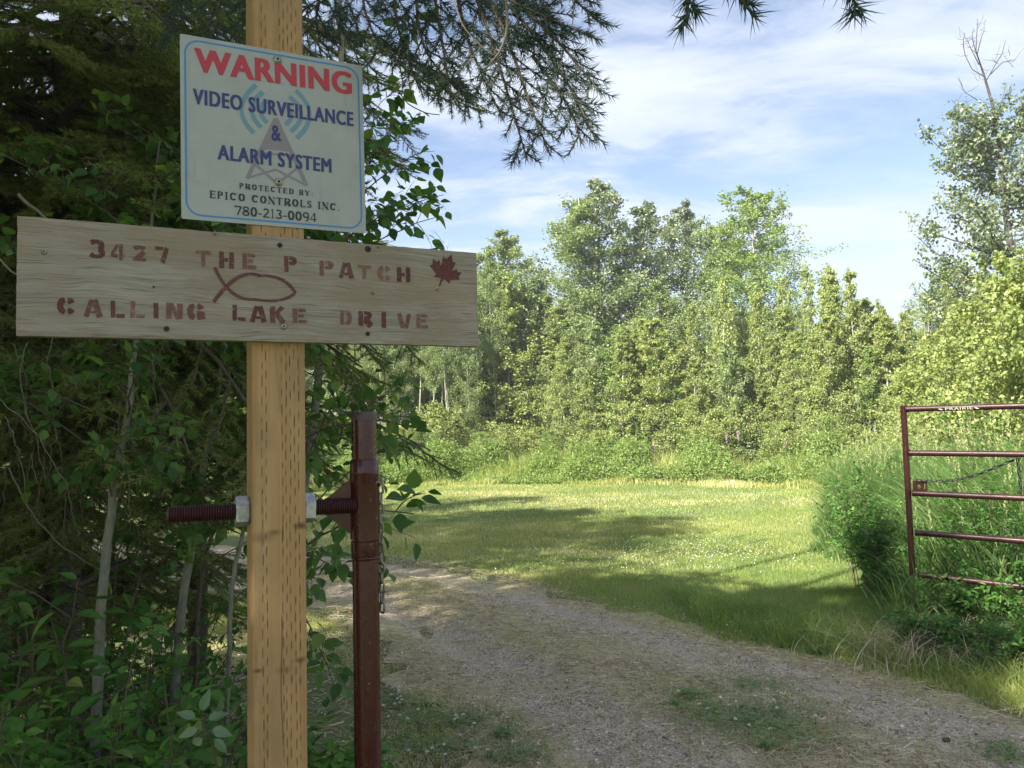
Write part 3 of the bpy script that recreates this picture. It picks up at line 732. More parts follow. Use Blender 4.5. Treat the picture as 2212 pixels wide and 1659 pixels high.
letters = [('3', 395, 465, 180, 256, 0), ('4', 490, 552, 195, 266, .3), ('2', 585, 650, 203, 270, .3), ('7', 688, 748, 208, 277, .1), ('T', 866, 933, 225, 292, .6), ('H', 968, 1036, 230, 302, .1),
           ('E', 1072, 1132, 237, 304, .5), ('P', 1257, 1313, 250, 319, .2), ('P', 1413, 1475, 270, 335, .5), ('A', 1498, 1564, 277, 347, .2), ('T', 1583, 1642, 288, 350, .7), ('C', 1670, 1730, 292, 356, .8), ('H', 1756, 1814, 298, 363, 0),
           ('C', 253, 334, 432, 506, 0), ('A', 370, 452, 441, 518, .3), ('L', 490, 552, 447, 521, .1), ('L', 577, 641, 450, 522, .8), ('I', 679, 703, 455, 523, .1), ('N', 735, 808, 457, 528, .5), ('G', 828, 906, 458, 531, .3),
           ('L', 1030, 1086, 464, 535, 0), ('A', 1105, 1177, 468, 541, 0), ('K', 1194, 1260, 472, 543, .2), ('E', 1294, 1356, 480, 545, .4), ('D', 1505, 1556, 490, 552, .5), ('R', 1587, 1645, 493, 557, 0), ('I', 1686, 1709, 497, 566, 0), ('V', 1755, 1822, 503, 567, .4), ('E', 1842, 1894, 505, 568, .7)]
R_ = random.Random(5)
for (ch, x0, x1, y0, y1, fade) in letters:
    mb = MB(); k = 0
    a1 = plb.st(*cb_(x0, (y0 + y1) / 2)); a2 = plb.st(*cb_(x1, (y0 + y1) / 2)); b1 = plb.st(*cb_((x0 + x1) / 2, y1)); b2 = plb.st(*cb_((x0 + x1) / 2, y0))
    for lp in glyph(ch, 'stencil'):
        P = np.array([(a1[0] + (a2[0] - a1[0]) * q[0], b1[1] + (b2[1] - b1[1]) * q[1]) for q in lp])
        P += np.array([[R_.uniform(-1, 1), R_.uniform(-1, 1)] for _ in P]) * .0006
        strip_mesh(mb, plb, P, .0009 + .00004 * (k % 9), plb.O, fade); k += 1
    link('letter', mb.mesh('letter', M_stain), board)
top_ = curve3([plb.st(*cb_(*c_)) for c_ in ((995, 378), (1140, 334), (1304, 408))], 20); bot_ = curve3([plb.st(*cb_(*c_)) for c_ in ((995, 375), (1140, 441), (1304, 410))], 20)
# pull the two arcs fuller near the nose
fish = [stroke(curve3([plb.st(*cb_(*c_)) for c_ in ((945, 452), (1050, 345), (1150, 335))], 16), .0052), stroke(curve3([plb.st(*cb_(*c_)) for c_ in ((1145, 335), (1245, 352), (1306, 412))], 16), .0048),
        stroke(curve3([plb.st(*cb_(*c_)) for c_ in ((950, 298), (1028, 410), (1130, 440))], 16), .0046), stroke(curve3([plb.st(*cb_(*c_)) for c_ in ((1128, 440), (1240, 443), (1306, 408))], 16), .0044)]
mb = MB()
for k, L in enumerate(fish):
    n = len(L) // 2; V = np.array([plb.w(q[0], q[1], .0009 + .00005 * k) for q in L]) - plb.O
    Fq = [[i_, i_ + 1, 2 * n - 2 - i_, 2 * n - 1 - i_] for i_ in range(n - 1)]
    if np.dot(np.cross(V[1] - V[0], V[2 * n - 2] - V[1]), plb.n) < 0: Fq = [f[::-1] for f in Fq]
    mb.add(V, Fq, .15)
link('fish_symbol', mb.mesh('fish_symbol', M_stain), board)
ML = [(0, -.5), (.03, -.2), (.28, -.28), (.25, -.17), (.55, .02), (.48, .07), (.53, .25), (.37, .22), (.33, .3), (.2, .15), (.22, .5), (.12, .45), (0, .68), (-.12, .45), (-.24, .5), (-.2, .15), (-.33, .32), (-.37, .22), (-.53, .27), (-.48, .07), (-.57, .0), (-.25, -.17), (-.3, -.3), (-.05, -.22), (-.04, -.5)]
ce = plb.st(*cb_(1968, 322)); an = math.radians(-22); sc_ = .060
lp = [(ce[0] + sc_ * 1.0 * (x * math.cos(an) - y * math.sin(an)), ce[1] + sc_ * .98 * (x * math.sin(an) + y * math.cos(an))) for x, y in ML]
poly_mesh(plb, [lp], .0009, M_stain, 'maple_leaf_emblem', board, plb.O, [.0])
M_rust = plain('rusty_screw', (.06, .045, .035), .7, .3)
for (x, y, rd, mm) in ((1628, 217, .006, M_rust), (1238, 200, .0045, M_rust), (952, 148, .0035, M_steel), (1255, 560, .0062, M_steel), (737, 570, .0045, M_rust), (1627, 592, .0042, M_rust), (1650, 411, .0035, M_steel), (1674, 208, .003, M_steel), (1932, 393, .0035, M_steel), (680, 384, .0016, M_rust), (195, 230, .0045, M_steel)):
    q = plb.st(*cb_(x, y)); screw(plb, q[0], q[1], rd, board, plb.O, -.0005, mm)

# ------------------------------------------------------------------ gatepost pipe with threaded rod
def maroon(name, lo, hi, rough, chip):
    m, t, p, o = newmat(name); co = objco(t)
    ch = ramp(t, noise(t, co, 110, 4, .75), [(chip, 0.0), (chip + .025, 1.0)]); ch2 = ramp(t, noise(t, objco(t, 'Object', (160, 160, 30)), 1, 4, .7), [(chip + .03, 0.0), (chip + .06, .9)])
    big = ramp(t, noise(t, co, 13, 4, .6), [(.45, .15), (.62, 1.0)])
    c = mixc(t, noise(t, co, 9, 5, .6), lo, hi)
    c = mixc(t, ramp(t, noise(t, co, 24, 5, .7), [(.60, 0.0), (.74, .35)]), c, (.07, .022, .012))
    c = mixc(t, math_node(t, 'MULTIPLY', math_node(t, 'MAXIMUM', ch, ch2), big), c, (.42, .36, .32))
    t.links.new(c, p.inputs['Base Color']); t.links.new(ramp(t, noise(t, co, 30, 5, .6), [(.3, rough * .8), (.7, rough * 1.5)]), p.inputs['Roughness'])
    p.inputs['Specular IOR Level'].default_value = .5; bump(t, p, noise(t, co, 45, 5, .65), .22, .004)
    return m
m = maroon('maroon_paint', (.034, .0045, .004), (.058, .008, .007), .22, .655)
M_gate = maroon('maroon_gate_paint', (.022, .0042, .004), (.040, .0072, .0065), .36, .68)
M_maroon = m
m, t, p, o = newmat('galvanised'); co = objco(t)
t.links.new(ramp(t, noise(t, co, 60, 4, .7), [(.35, (.30, .31, .31)), (.6, (.55, .57, .57))]), p.inputs['Base Color']); p.inputs['Metallic'].default_value = .75; p.inputs['Roughness'].default_value = .5
M_galv = m
ROD0 = PC.copy()
zr = at(605, 1102, 1.385)[2]
ROD0[2] = zr
Lx = at(360, 1112, 1.304); Rx = at(720, 1093, 1.43)
rd_ = nrm(np.array([EX[0], EX[1], (Rx[2] - Lx[2]) / np.linalg.norm((Rx - Lx)[:2])]))
rodc = lambda s_: np.array([PC[0], PC[1], (Lx[2] * .5 + Rx[2] * .5)]) + rd_ * s_ + np.array([0, 0, .0])
# s of the pipe
pipe_top = at(786, 890, 1.462)
PP = np.array([pipe_top[0], pipe_top[1], 0])
gp = empty('pipe_gatepost', PP, 'maroon steel pipe gatepost standing behind the wooden post, bolted to it by a threaded rod', 'gatepost')
def lathe_on(name, base, axis, prof_, parent, oL_, mat, n=32, smooth=True, tint=.5):
    a_ = nrm(axis); x, y = frame_from(a_); V = []
    ang = np.arange(n) * 2 * PI / n
    for r_, z_ in prof_: V.append(base + a_ * z_ + r_ * (np.cos(ang)[:, None] * x + np.sin(ang)[:, None] * y))
    V = np.concatenate(V) - oL_; k = len(prof_)
    i, j = np.meshgrid(np.arange(k - 1), np.arange(n), indexing='ij'); a2 = i * n + j; b2 = i * n + (j + 1) % n
    mb = MB(); mb.add(V, np.stack([a2, b2, b2 + n, a2 + n], -1).reshape(-1, 4), tint)
    o_ = link(name, mb.mesh(name, mat, smooth), parent)
    if smooth:
        o_.data.shade_smooth(); 
        try: o_.data.set_sharp_from_angle(angle=math.radians(40))
        except Exception: pass
    return o_
zt = pipe_top[2]; rp = .0238
def zpx(py): return at(790, py, 1.462)[2]
z_s1, z_s2, z_s3, z_s4, z_s5 = zpx(992), zpx(1022), zpx(1161), zpx(1164), zpx(1200)
lathe_on('pipe', PP, EZ, [(0, 0), (rp + .001, 0), (rp + .001, z_s5), (rp - .001, z_s4 + .01), (rp - .001, zt - .002), (rp - .003, zt), (rp - .005, zt), (rp - .005, zt - .03), (0, zt - .03)], gp, PP, M_maroon)
lathe_on('pipe_cap', PP, EZ, [(rp + .0008, zt - .016), (rp + .0012, zt - .006), (rp - .001, zt - .0008), (rp - .004, zt + .0002), (0, zt + .0006)], gp, PP, plain('pipe_cap_metal', (.07, .05, .045), .45, .4))
lathe_on('sleeve', PP, EZ, [(rp, z_s3), (rp + .0042, z_s3 + .0005), (rp + .0042, z_s2 - .001), (rp + .0046, z_s2), (rp + .0035, z_s2 + .001), (rp + .0035, z_s1 - .003), (rp + .0015, z_s1), (rp - .002, z_s1 + .001)], gp, PP, M_maroon)
lathe_on('collar', PP, EZ, [(rp + .0008, z_s5 - .006), (rp + .0015, z_s5), (rp + .0028, z_s5 + .004), (rp + .0030, z_s4 - .001), (rp, z_s4)], gp, PP, M_maroon)
# weld bead under the collar
mb = MB(); an = np.linspace(0, 2 * PI, 40)
tube(mb, np.stack([(rp + .0012) * np.cos(an), (rp + .0012) * np.sin(an), z_s5 + .0008 * np.sin(an * 9)], -1), .0024, 6, cap=False)
link('weld_bead', mb.mesh('weld_bead', M_maroon, True), gp)
# gusset: triangular plate between rod and pipe
zrod = rodc(.13)[2]
g0 = PP - rd_ * .0225
apex = at(697, 1092, 1.43)
lr_ = np.dot((apex - PP)[:2], EX[:2])
zg1, zg2 = zpx(1028), zpx(1158)
mb = MB(); nn = EN * .0028
tri_ = np.array([[EX[0] * lr_, EX[1] * lr_, zrod + .012], [-EX[0] * .02, -EX[1] * .02, zg1], [-EX[0] * .02, -EX[1] * .02, zg2], [EX[0] * lr_, EX[1] * lr_, zrod - .012]])
V = np.vstack([tri_ + nn, tri_ - nn]); mb.add(V, [[0, 3, 2, 1], [4, 5, 6, 7], [0, 1, 5, 4], [1, 2, 6, 5], [2, 3, 7, 6], [3, 0, 4, 7]])
link('gusset_plate', mb.mesh('gusset_plate', M_maroon), gp)
# threaded rod
s_l = np.dot((Lx - PC)[:2], EX[:2]); s_r = np.dot((PP - PC)[:2], EX[:2])
pr = [(0, 0), (.0125, 0)]; zq = 0; rr0 = .0148; pitch_t = .0042; Lr = s_r - s_l - .02
while zq < Lr - pitch_t:
    pr += [(rr0 - .0023, zq + .0002), (rr0, zq + pitch_t * .45), (rr0, zq + pitch_t * .6)]; zq += pitch_t
pr += [(rr0 - .0017, zq), (0, zq)]
m, t, p, o = newmat('maroon_thread'); p.inputs['Base Color'].default_value = (.038, .008, .009, 1); p.inputs['Roughness'].default_value = .45
rb_ = rodc(s_l)
lathe_on('threaded_rod', rb_, rd_, pr, gp, PP, m, 24, True)
def nut(s0, s1, name='nut'):
    c0 = rodc(s0); a_ = rd_; up = nrm(EZ - a_ * np.dot(EZ, a_)); sd = np.cross(a_, up); mb = MB(); V = []
    R6 = .0275
    for s_, k_ in ((0, .93), (.003, 1), (s1 - s0 - .003, 1), (s1 - s0, .93)):
        for q in range(6):
            an_ = PI / 6 * 0 + q * PI / 3 + .12; V.append(c0 + a_ * s_ + R6 * k_ * (math.cos(an_) * up + math.sin(an_) * sd))
    V = np.array(V) - PP; Fc = [[i * 6 + q, i * 6 + (q + 1) % 6, (i + 1) * 6 + (q + 1) % 6, (i + 1) * 6 + q] for i in range(3) for q in range(6)]
    mb.add(V, Fc); mb.add(V[:6], [list(range(6))[::-1]]); mb.add(V[-6:], [list(range(6))])
    return link(name, mb.mesh(name, M_galv), gp)
nut(-.0455 - .024, -.0462); nut(.0462, .0462 + .021)

# ------------------------------------------------------------------ chains
def link_mesh(Ln, Wn, rw, mat, name):
    mb = MB(); h = Ln / 2 - Wn / 2; P = []
    for k in range(17):
        a_ = PI * k / 16; P.append((h + Wn / 2 * math.sin(a_) if False else h + (Wn / 2 - rw) * math.sin(a_), (Wn / 2 - rw) * math.cos(a_), 0))
    for k in range(17):
        a_ = PI + PI * k / 16; P.append((-h + (Wn / 2 - rw) * math.sin(a_), (Wn / 2 - rw) * math.cos(a_), 0))
    P = P[::2] + [P[0]] if False else P + [P[0]]
    P = np.array(P)[::2]
    P = np.vstack([P, P[:1]]) if np.linalg.norm(P[0] - P[-1]) > 1e-6 else P
    tube(mb, P, rw, 6, cap=False)
    return mb.mesh(name, mat, True)
def chain(root, pts, Ln, Wn, rw, mat, oL_, name='chain_link'):
    me = link_mesh(Ln, Wn, rw, mat, name); P = np.array(pts, float)
    d = np.r_[0, np.cumsum(np.linalg.norm(np.diff(P, axis=0), axis=1))]; st_ = Ln - 2 * rw * 1.15; n = int(d[-1] / st_)
    for k in range(n):
        s_ = (k + .5) * st_; c_ = np.array([np.interp(s_, d, P[:, q]) for q in range(3)]); c2 = np.array([np.interp(min(s_ + .004, d[-1]), d, P[:, q]) for q in range(3)]); c1 = np.array([np.interp(max(s_ - .004, 0), d, P[:, q]) for q in range(3)])
        x = nrm(c2 - c1); hlp = np.array([0.35, -1, .1]); y = nrm(np.cross(hlp, x)); z = np.cross(x, y)
        an_ = (k % 2) * PI / 2 + .5 + R_.uniform(-.2, .2)
        y2 = y * math.cos(an_) + z * math.sin(an_); z2 = np.cross(x, y2); c_ = c_ - oL_
        link(name, me, root, Matrix(((x[0], y2[0], z2[0], c_[0]), (x[1], y2[1], z2[1], c_[1]), (x[2], y2[2], z2[2], c_[2]), (0, 0, 0, 1))))
M_chain = plain('chain_steel', (.22, .20, .18), .45, .85)
c0 = at(822, 1045, 1.455); c1 = at(826, 1326, 1.455)
ch = empty('hanging_chain', c0, 'short steel chain hanging down beside the maroon pipe', 'chain')
chain(ch, [c0, at(822, 1150, 1.455), at(825, 1240, 1.455), c1], .0245, .014, .0024, M_chain, c0)
mb = MB(); hk = [at(810, 1046, 1.44), at(816, 1040, 1.44), at(821, 1044, 1.445), at(820, 1050, 1.452)]
tube(mb, np.array(hk) - c0, .0022, 6); link('hook', mb.mesh('hook', M_chain, True), ch)

# ------------------------------------------------------------------ tube gate on the right
GD0 = 6.05; gtl = at(1952, 884, GD0); gbl = at(1971, 1240, GD0 + .02)
gtr = at(2240, 876, 5.42); 
gdx = nrm(gtr - gtl); gdn = (gbl - gtl); GH = np.linalg.norm(gdn); gdn = nrm(gdn); gdn = nrm(gdn - gdx * np.dot(gdn, gdx))
print('gate height', GH, 'x', gdx)
gate = empty('farm_gate', gbl, 'maroon tube gate standing open in the tall grass on the right', 'gate')
RT = .023
def gtube(name, a_, b_, rad=RT):
    mb = MB(); n = 10; tt_ = np.linspace(0, 1, n)[:, None]; P = a_ + (b_ - a_) * tt_
    tube(mb, P - gbl, rad, 18); return link(name, mb.mesh(name, M_gate, True), gate)
gtube('end_stile', gtl - gdn * .03, gbl + gdn * .012)
GW = 3.6
for k in range(5):
    wb_c = gtl + gdn * ((0, .265, .507, .745, 1.0)[k] * GH) + gdx * (RT * 1.02); wy = nrm(np.cross(gdx, gdn)); an = np.linspace(0, 2 * PI, 30)
    mb = MB(); tube(mb, wb_c + (RT + .001) * (np.cos(an)[:, None] * gdn + np.sin(an)[:, None] * wy) + .002 * np.sin(an * 7)[:, None] * gdx - gbl, .004, 6, cap=False); link('weld_bead', mb.mesh('weld_bead', M_gate, True), gate)
    yk = (0, .265, .507, .745, 1.0)[k] * GH
    a_ = gtl + gdn * yk + gdx * (RT * .9 if k not in (0,) else RT * .9)
    b_ = gtl + gdn * yk + gdx * GW
    gtube('rail', a_, b_)
gtube('end_stile', gtl + gdx * (GW + RT) - gdn * .03, gbl + gdx * (GW + RT) + gdn * .012)
br = gtl + gdx * (GW * .5); gn = nrm(np.cross(gdx, gdn)); gn = gn if gn[1] < 0 else -gn
mb = MB(); box(mb, br + gdn * (GH * .5) - gn * (RT + .004) - gbl, gdx, gn, gdn, .05, .006, GH); link('brace_strap', mb.mesh('brace_strap', M_gate), gate)
# latch plate with holes
pc_ = gtl + gdn * (GH * .46) + gdx * (RT + .055)
mb = MB(); hw2, hh2 = .052, .04
outer = [(-hw2, -hh2), (hw2, -hh2), (hw2, hh2), (-hw2, hh2)]
holes = [arc(-.008, -.008, .013, .017, 360, 20, 12), [(q[0] + .03, q[1]) for q in [(-.004, -.026), (.004, -.026), (.012, .022), (.004, .022)]][::-1]]
plg = Plane(pc_, gdx, gn); plg.ez = -gdn
for h_, fl in ((.003, 1), (-.003, -1)):
    lps = [outer] + holes; flat = [q for l in lps for q in l]
    tri = tessellate_polygon([[Vector((q[0], q[1], 0)) for q in l] for l in lps]); V = np.array([plg.w(q[0], q[1], h_) for q in flat]) - gbl
    T = [[a_, b_, c_] if fl * np.dot(np.cross(V[b_] - V[a_], V[c_] - V[a_]), plg.n) > 0 else [a_, c_, b_] for a_, b_, c_ in tri]; mb.add(V, T)
V = np.array([plg.w(q[0], q[1], h_) for h_ in (.003, -.003) for q in outer]) - gbl
mb.add(V, [[k, 4 + k, 4 + (k + 1) % 4, (k + 1) % 4] for k in range(4)])
link('latch_plate', mb.mesh('latch_plate', M_gate), gate)
# maker's name on the top rail
M_let = plain('decal_cream', (.38, .35, .27), .5)
pt = gtl + gdx * .0; plt_ = Plane(gtl + gn * (RT + .0006), gdx, gn); plt_.ez = -gdn
line_sans(plt_, 'PRAIRIE', (2042, 886), (2102, 884), (2042, 880.5), 'maker_name', gate, gbl, M_let, .001, .0, 1.1, .012)
for x_, sg in ((2032, -1), (2110, 1)):
    q = plt_.st(x_, 884 - (x_ - 2032) * .033)
    poly_mesh(plt_, [[(q[0] - .02, q[1] + .004), (q[0] - .003, q[1] + .006), (q[0] + .018, q[1] - .003), (q[0] + .002, q[1] - .007)]], .001, M_let, 'name_flourish', gate, gbl)
gc0 = pc_ + gdx * (-.02) - gdn * .045 + gn * .01
gc = empty('gate_chain', gc0, 'dark chain looped along the tube gate from its latch plate', 'chain')
M_chain2 = plain('chain_dark', (.03, .03, .03), .5, .6)
e1 = at(2198, 990, 5.55) ; pts = []
for k in range(24):
    t_ = k / 23; q = gc0 * (1 - t_) + e1 * t_; q[2] -= .075 * math.sin(PI * t_) * (1 - .35 * t_); pts.append(q)
chain(gc, pts, .046, .026, .0042, M_chain2, gc0)
e2 = e1 + np.array([0.002, -.01, -.27])
chain(gc, [e1, e2], .046, .026, .0042, M_chain2, gc0)

# ------------------------------------------------------------------ spruce
SPIKE = (np.array([(0, .5, -.29), (0, -.5, -.29), (0, 0, .58), (1, 0, 0)]), np.array([[0, 1, 3], [1, 2, 3], [2, 0, 3]]))
def needles(mb, P0, P1, per_m, length, width, r_, flat=.75, tint=(0, .6), tpl3=True, up=None, tri=False):
    L = np.linalg.norm(P1 - P0); n = max(6, int(L * per_m)); ax = nrm(P1 - P0)
    t_ = r_.random(n) ** .95; P = P0 + (P1 - P0) * t_[:, None]
    x, y = frame_from(ax)
    if up is not None: y = nrm(up - ax * np.dot(up, ax)); x = np.cross(ax, y)
    an_ = r_.random(n) * 2 * PI
    rad = np.cos(an_)[:, None] * x + flat * np.sin(an_)[:, None] * y
    tipw = (t_ ** 3)[:, None]
    D = nrm(rad * (1 - .45 * tipw) + ax * (.55 + .9 * tipw)) + r_.normal(size=(n, 3)) * .08
    ln = length * (.75 + .45 * r_.random(n)) * (1 - .35 * t_ ** 4)
    Dn = nrm(D); side = nrm(np.cross(Dn, rnd_dir(n, r_)))
    if tri:
        V = np.stack([P + side * width / 2, P - side * width / 2, P + Dn * ln[:, None]], 1).reshape(-1, 3); Fc = np.arange(3 * n).reshape(-1, 3); k = 3
    else:
        s2 = np.cross(Dn, side); w_ = width
        V = np.stack([P + side * w_ / 2, P - side * w_ / 2, P + s2 * w_ * .6, P + Dn * ln[:, None]], 1).reshape(-1, 3)
        b = (np.arange(n) * 4)[:, None]; Fc = np.concatenate([b + [0, 1, 3], b + [1, 2, 3], b + [2, 0, 3]], 1).reshape(-1, 3); k = 4
    tn = np.repeat(tint[0] + (tint[1] - tint[0]) * r_.random(n), k); mb.add(V, Fc, tn, 0)
def bend(P0, P1, sag, n=8, r_=None, wob=.0):
    t_ = np.linspace(0, 1, n)[:, None]; P = P0 + (P1 - P0) * t_; P[:, 2] -= (sag * (t_ * t_ - t_) * -4 * 1)[:, 0] * -1 if False else 0
    P[:, 2] += sag * 4 * (t_ * (1 - t_))[:, 0]
    if wob and r_ is not None: P[1:-1] += r_.normal(size=(n - 2, 3)) * wob
    return P
def spray(mb, P, r_, slen, gap, nlen, nwid, per_m, rad=.004, tint=(0, .6), tri=False, nrmv=None, dens=1.0, sub=True):
    """a stem P with side sprigs in the plane nrmv"""
    k = len(P); tube(mb, P, np.linspace(rad, rad * .35, k), 5, .3, True, 1)
    d = np.r_[0, np.cumsum(np.linalg.norm(np.diff(P, axis=0), axis=1))]; L = d[-1]
    for a_, b_ in zip(P[:-1], P[1:]): needles(mb, a_, b_, per_m * .8, nlen, nwid, r_, tint=tint, tri=tri)
    s_ = gap * r_.random() + L * .08; sg = 1
    while s_ < L * .97:
        c_ = np.array([np.interp(s_, d, P[:, q]) for q in range(3)]); c2 = np.array([np.interp(min(L, s_ + .01), d, P[:, q]) for q in range(3)]); c1 = np.array([np.interp(max(0, s_ - .01), d, P[:, q]) for q in range(3)])
        ax = nrm(c2 - c1); sd = nrm(np.cross(nrmv, ax)) * sg; sg = -sg
        ln = slen * (1 - .62 * (s_ / L)) * (.7 + .6 * r_.random())
        D = nrm(ax * (.75 + .3 * r_.random()) + sd * .8 + nrmv * r_.normal() * .18 + np.array([0, 0, -.18]))
        e_ = c_ + D * ln; Q = bend(c_, e_, -.05 * ln * r_.random(), 4)
        tube(mb, Q, np.linspace(rad * .45, rad * .25, 4), 4, .3, True, 1)
        for a_, b_ in zip(Q[:-1], Q[1:]): needles(mb, a_, b_, per_m, nlen, nwid, r_, tint=tint, tri=tri)
        if sub and ln > slen * .55:
            for g_ in (-1, 1):
                c3 = c_ + (e_ - c_) * (.35 + .25 * r_.random()); D2 = nrm(D + g_ * nrm(np.cross(nrmv, D)) * .8); e3 = c3 + D2 * ln * .4
                tube(mb, np.array([c3, e3]), [rad * .3, rad * .2], 4, .3, True, 1); needles(mb, c3, e3, per_m, nlen, nwid, r_, tint=tint, tri=tri)
        s_ += gap * (.7 + .6 * r_.random())

# big spruce, its trunk left of the post; boughs sweep over the picture
SP0 = at(128, 1250, 3.3); SP0[2] = 0
SPRUCE_LABEL = 'big dark spruce at the left edge whose boughs hang over the board and sign'
spruce = empty('spruce_tree', SP0, SPRUCE_LABEL, 'tree')
mb = MB(); zq = np.linspace(-.1, 9, 30); wob = np.stack([.02 * np.sin(zq * 2), .02 * np.cos(zq * 1.7), zq * 0], -1)
tube(mb, np.stack([zq * 0, zq * 0, zq], -1) + wob, np.linspace(.075, .02, 30), 20); link('trunk', mb.mesh('trunk', M_spbark, True), spruce)
def bough_mesh(seed, L, olive):
    r_ = np.random.default_rng(seed); mb = MB()
    P = bend(np.zeros(3), np.array([L, 0, -.22 * L]), .10 * L, 10, r_, .008)
    tube(mb, P, np.linspace(.012, .003, 10), 5, .3, True, 1)
    d = np.linspace(0, 1, 10)
    s_ = .12; sg = 1
    while s_ < 1:
        c_ = np.array([np.interp(s_, d, P[:, q]) for q in range(3)]); ln = L * .42 * (1 - .7 * s_) * (.7 + .5 * r_.random()) + .06
        D = nrm(np.array([.75, sg * .85, -.35 - .4 * r_.random()])); e_ = c_ + D * ln
        Q = bend(c_, e_, -.06 * ln, 6, r_, .004)
        spray(mb, Q, r_, .12, .02, .018, .0026, 760, .004, (0.0, .95), True, nrm(np.array([.1, .2 * sg, 1])), sub=False)
        sg = -sg; s_ += .055
    return mb.mesh('bough', [M_needle_l if olive else M_needle, M_twig])
BOUGH = [bough_mesh(40 + k, (.8, .95, 1.1, 1.25)[k % 4], k < 4) for k in range(8)]
R2 = random.Random(3)
def put_bough(parent, P, D, sc, me, roll=0, name='bough'):
    x = nrm(D); y = nrm(np.cross([0, 0, 1.0], x)); z = np.cross(x, y); c_, s_ = math.cos(roll), math.sin(roll)
    y, z = y * c_ + z * s_, z * c_ - y * s_
    P = P - np.array(parent.location)
    mtx = Matrix(((x[0] * sc, y[0] * sc, z[0] * sc, P[0]), (x[1] * sc, y[1] * sc, z[1] * sc, P[1]), (x[2] * sc, y[2] * sc, z[2] * sc, P[2]), (0, 0, 0, 1)))
    return link(name, me, parent, mtx)
# boughs radiating from the trunk, with a fuller lower set; those that would pass in front of the sign are left out
cnt = 0
for k in range(190):
    z = .75 + 2.9 * (k / 190) + R2.uniform(-.1, .1); an = k * 2.39996 + R2.uniform(-.2, .2)
    D = np.array([math.cos(an), math.sin(an), R2.uniform(-.25, .1)])
    P = SP0 + np.array([0, 0, z]) + D * .05; sc = R2.uniform(.9, 1.45) * (1 if z < 3 else 1.15)
    if z < 1.6 and D[0] > .45: continue
    tip = P + nrm(D) * 1.05 * sc
    if tip[1] < 2.15 and tip[2] > 1.0 and tip[0] > -2.0: sc *= .55
    put_bough(spruce, P, D, sc, BOUGH[(k % 4)], R2.uniform(-.3, .3)); cnt += 1
# the second spruce behind, darker, fills the top
SP1 = at(420, 1250, 4.6); SP1[2] = 0
spr2 = empty('spruce_tree', SP1, 'second spruce behind the warning sign, bluish green and mostly hidden by the sign', 'tree')
mb = MB(); tube(mb, np.stack([zq * 0, zq * 0, zq], -1) + wob, np.linspace(.06, .02, 30), 14); link('trunk', mb.mesh('trunk', M_spbark, True), spr2)
for k in range(60):
    z = 2.7 + 1.5 * (k / 60); an = k * 2.39996
    D = np.array([math.cos(an), math.sin(an), R2.uniform(-.25, .15)])
    put_bough(spr2, SP1 + np.array([0, 0, z]), D, R2.uniform(.85, 1.2), BOUGH[4 + k % 4], R2.uniform(-.3, .3))

# overhanging near boughs with every needle modelled
r_ = np.random.default_rng(12)
def near_bough(stems, name, slen=.095, gap=.024, nl=.0205, nw=.0016, per=900, rad=.0035, tint=(0, .55)):
    mb = MB()
    for st in stems:
        pts = np.array([at(*q) for q in st]); n = 12; d = np.linspace(0, 1, len(pts)); t_ = np.linspace(0, 1, n)
        P = np.stack([np.interp(t_, d, pts[:, q]) for q in range(3)], -1)
        for _ in range(2): P[1:-1] = .25 * P[:-2] + .5 * P[1:-1] + .25 * P[2:]
        nv = nrm(np.array([.25, -.85, .55]) + r_.normal(size=3) * .25)
        spray(mb, P - SP0, r_, slen, gap, nl, nw, per, rad, tint, False, nv)
    o_ = link(name, mb.mesh(name, [M_needle, M_twig]), spruce); return o_
near_bough([[(760, -180, 1.5), (980, -60, 1.4), (1140, 20, 1.32), (1300, 88, 1.25)],
            [(1080, -20, 1.36), (1180, 60, 1.3), (1240, 130, 1.25), (1300, 205, 1.22)],
            [(1100, 10, 1.34), (1180, 110, 1.3), (1240, 200, 1.25), (1285, 300, 1.2)],
            [(1150, 120, 1.3), (1210, 200, 1.28), (1240, 250, 1.25), (1255, 310, 1.22)],
            [(1060, 0, 1.36), (1110, 120, 1.3), (1150, 240, 1.26), (1188, 335, 1.24)]], 'overhanging_bough')
near_bough([[(1020, -30, 1.38), (1070, 110, 1.33), (1105, 230, 1.3), (1138, 342, 1.28)],
            [(980, -40, 1.4), (1010, 90, 1.36), (1050, 180, 1.33), (1085, 255, 1.3)],
            [(930, -60, 1.42), (950, 60, 1.38), (965, 150, 1.36), (975, 235, 1.34)],
            [(900, -60, 1.42), (900, 50, 1.4), (925, 130, 1.38), (1020, 225, 1.36)],
            [(860, -80, 1.45), (850, 20, 1.42), (870, 100, 1.4), (905, 190, 1.38)]], 'overhanging_bough')
near_bough([[(800, -80, 1.5), (780, 0, 1.48), (800, 60, 1.46), (830, 120, 1.45)],
            [(740, -80, 1.55), (720, 0, 1.55), (735, 50, 1.55), (760, 105, 1.55)],
            [(700, -60, 1.6), (690, 0, 1.6), (680, 40, 1.6), (690, 85, 1.6)],
            [(1180, -120, 1.5), (1220, -30, 1.45), (1260, 20, 1.42), (1310, 60, 1.4)],
            [(1100, -120, 1.5), (1130, -30, 1.45), (1150, 30, 1.42), (1190, 80, 1.4)],
            [(880, -120, 1.5), (960, -50, 1.47), (1040, 0, 1.45), (1100, 60, 1.42)]], 'overhanging_bough', slen=.1)
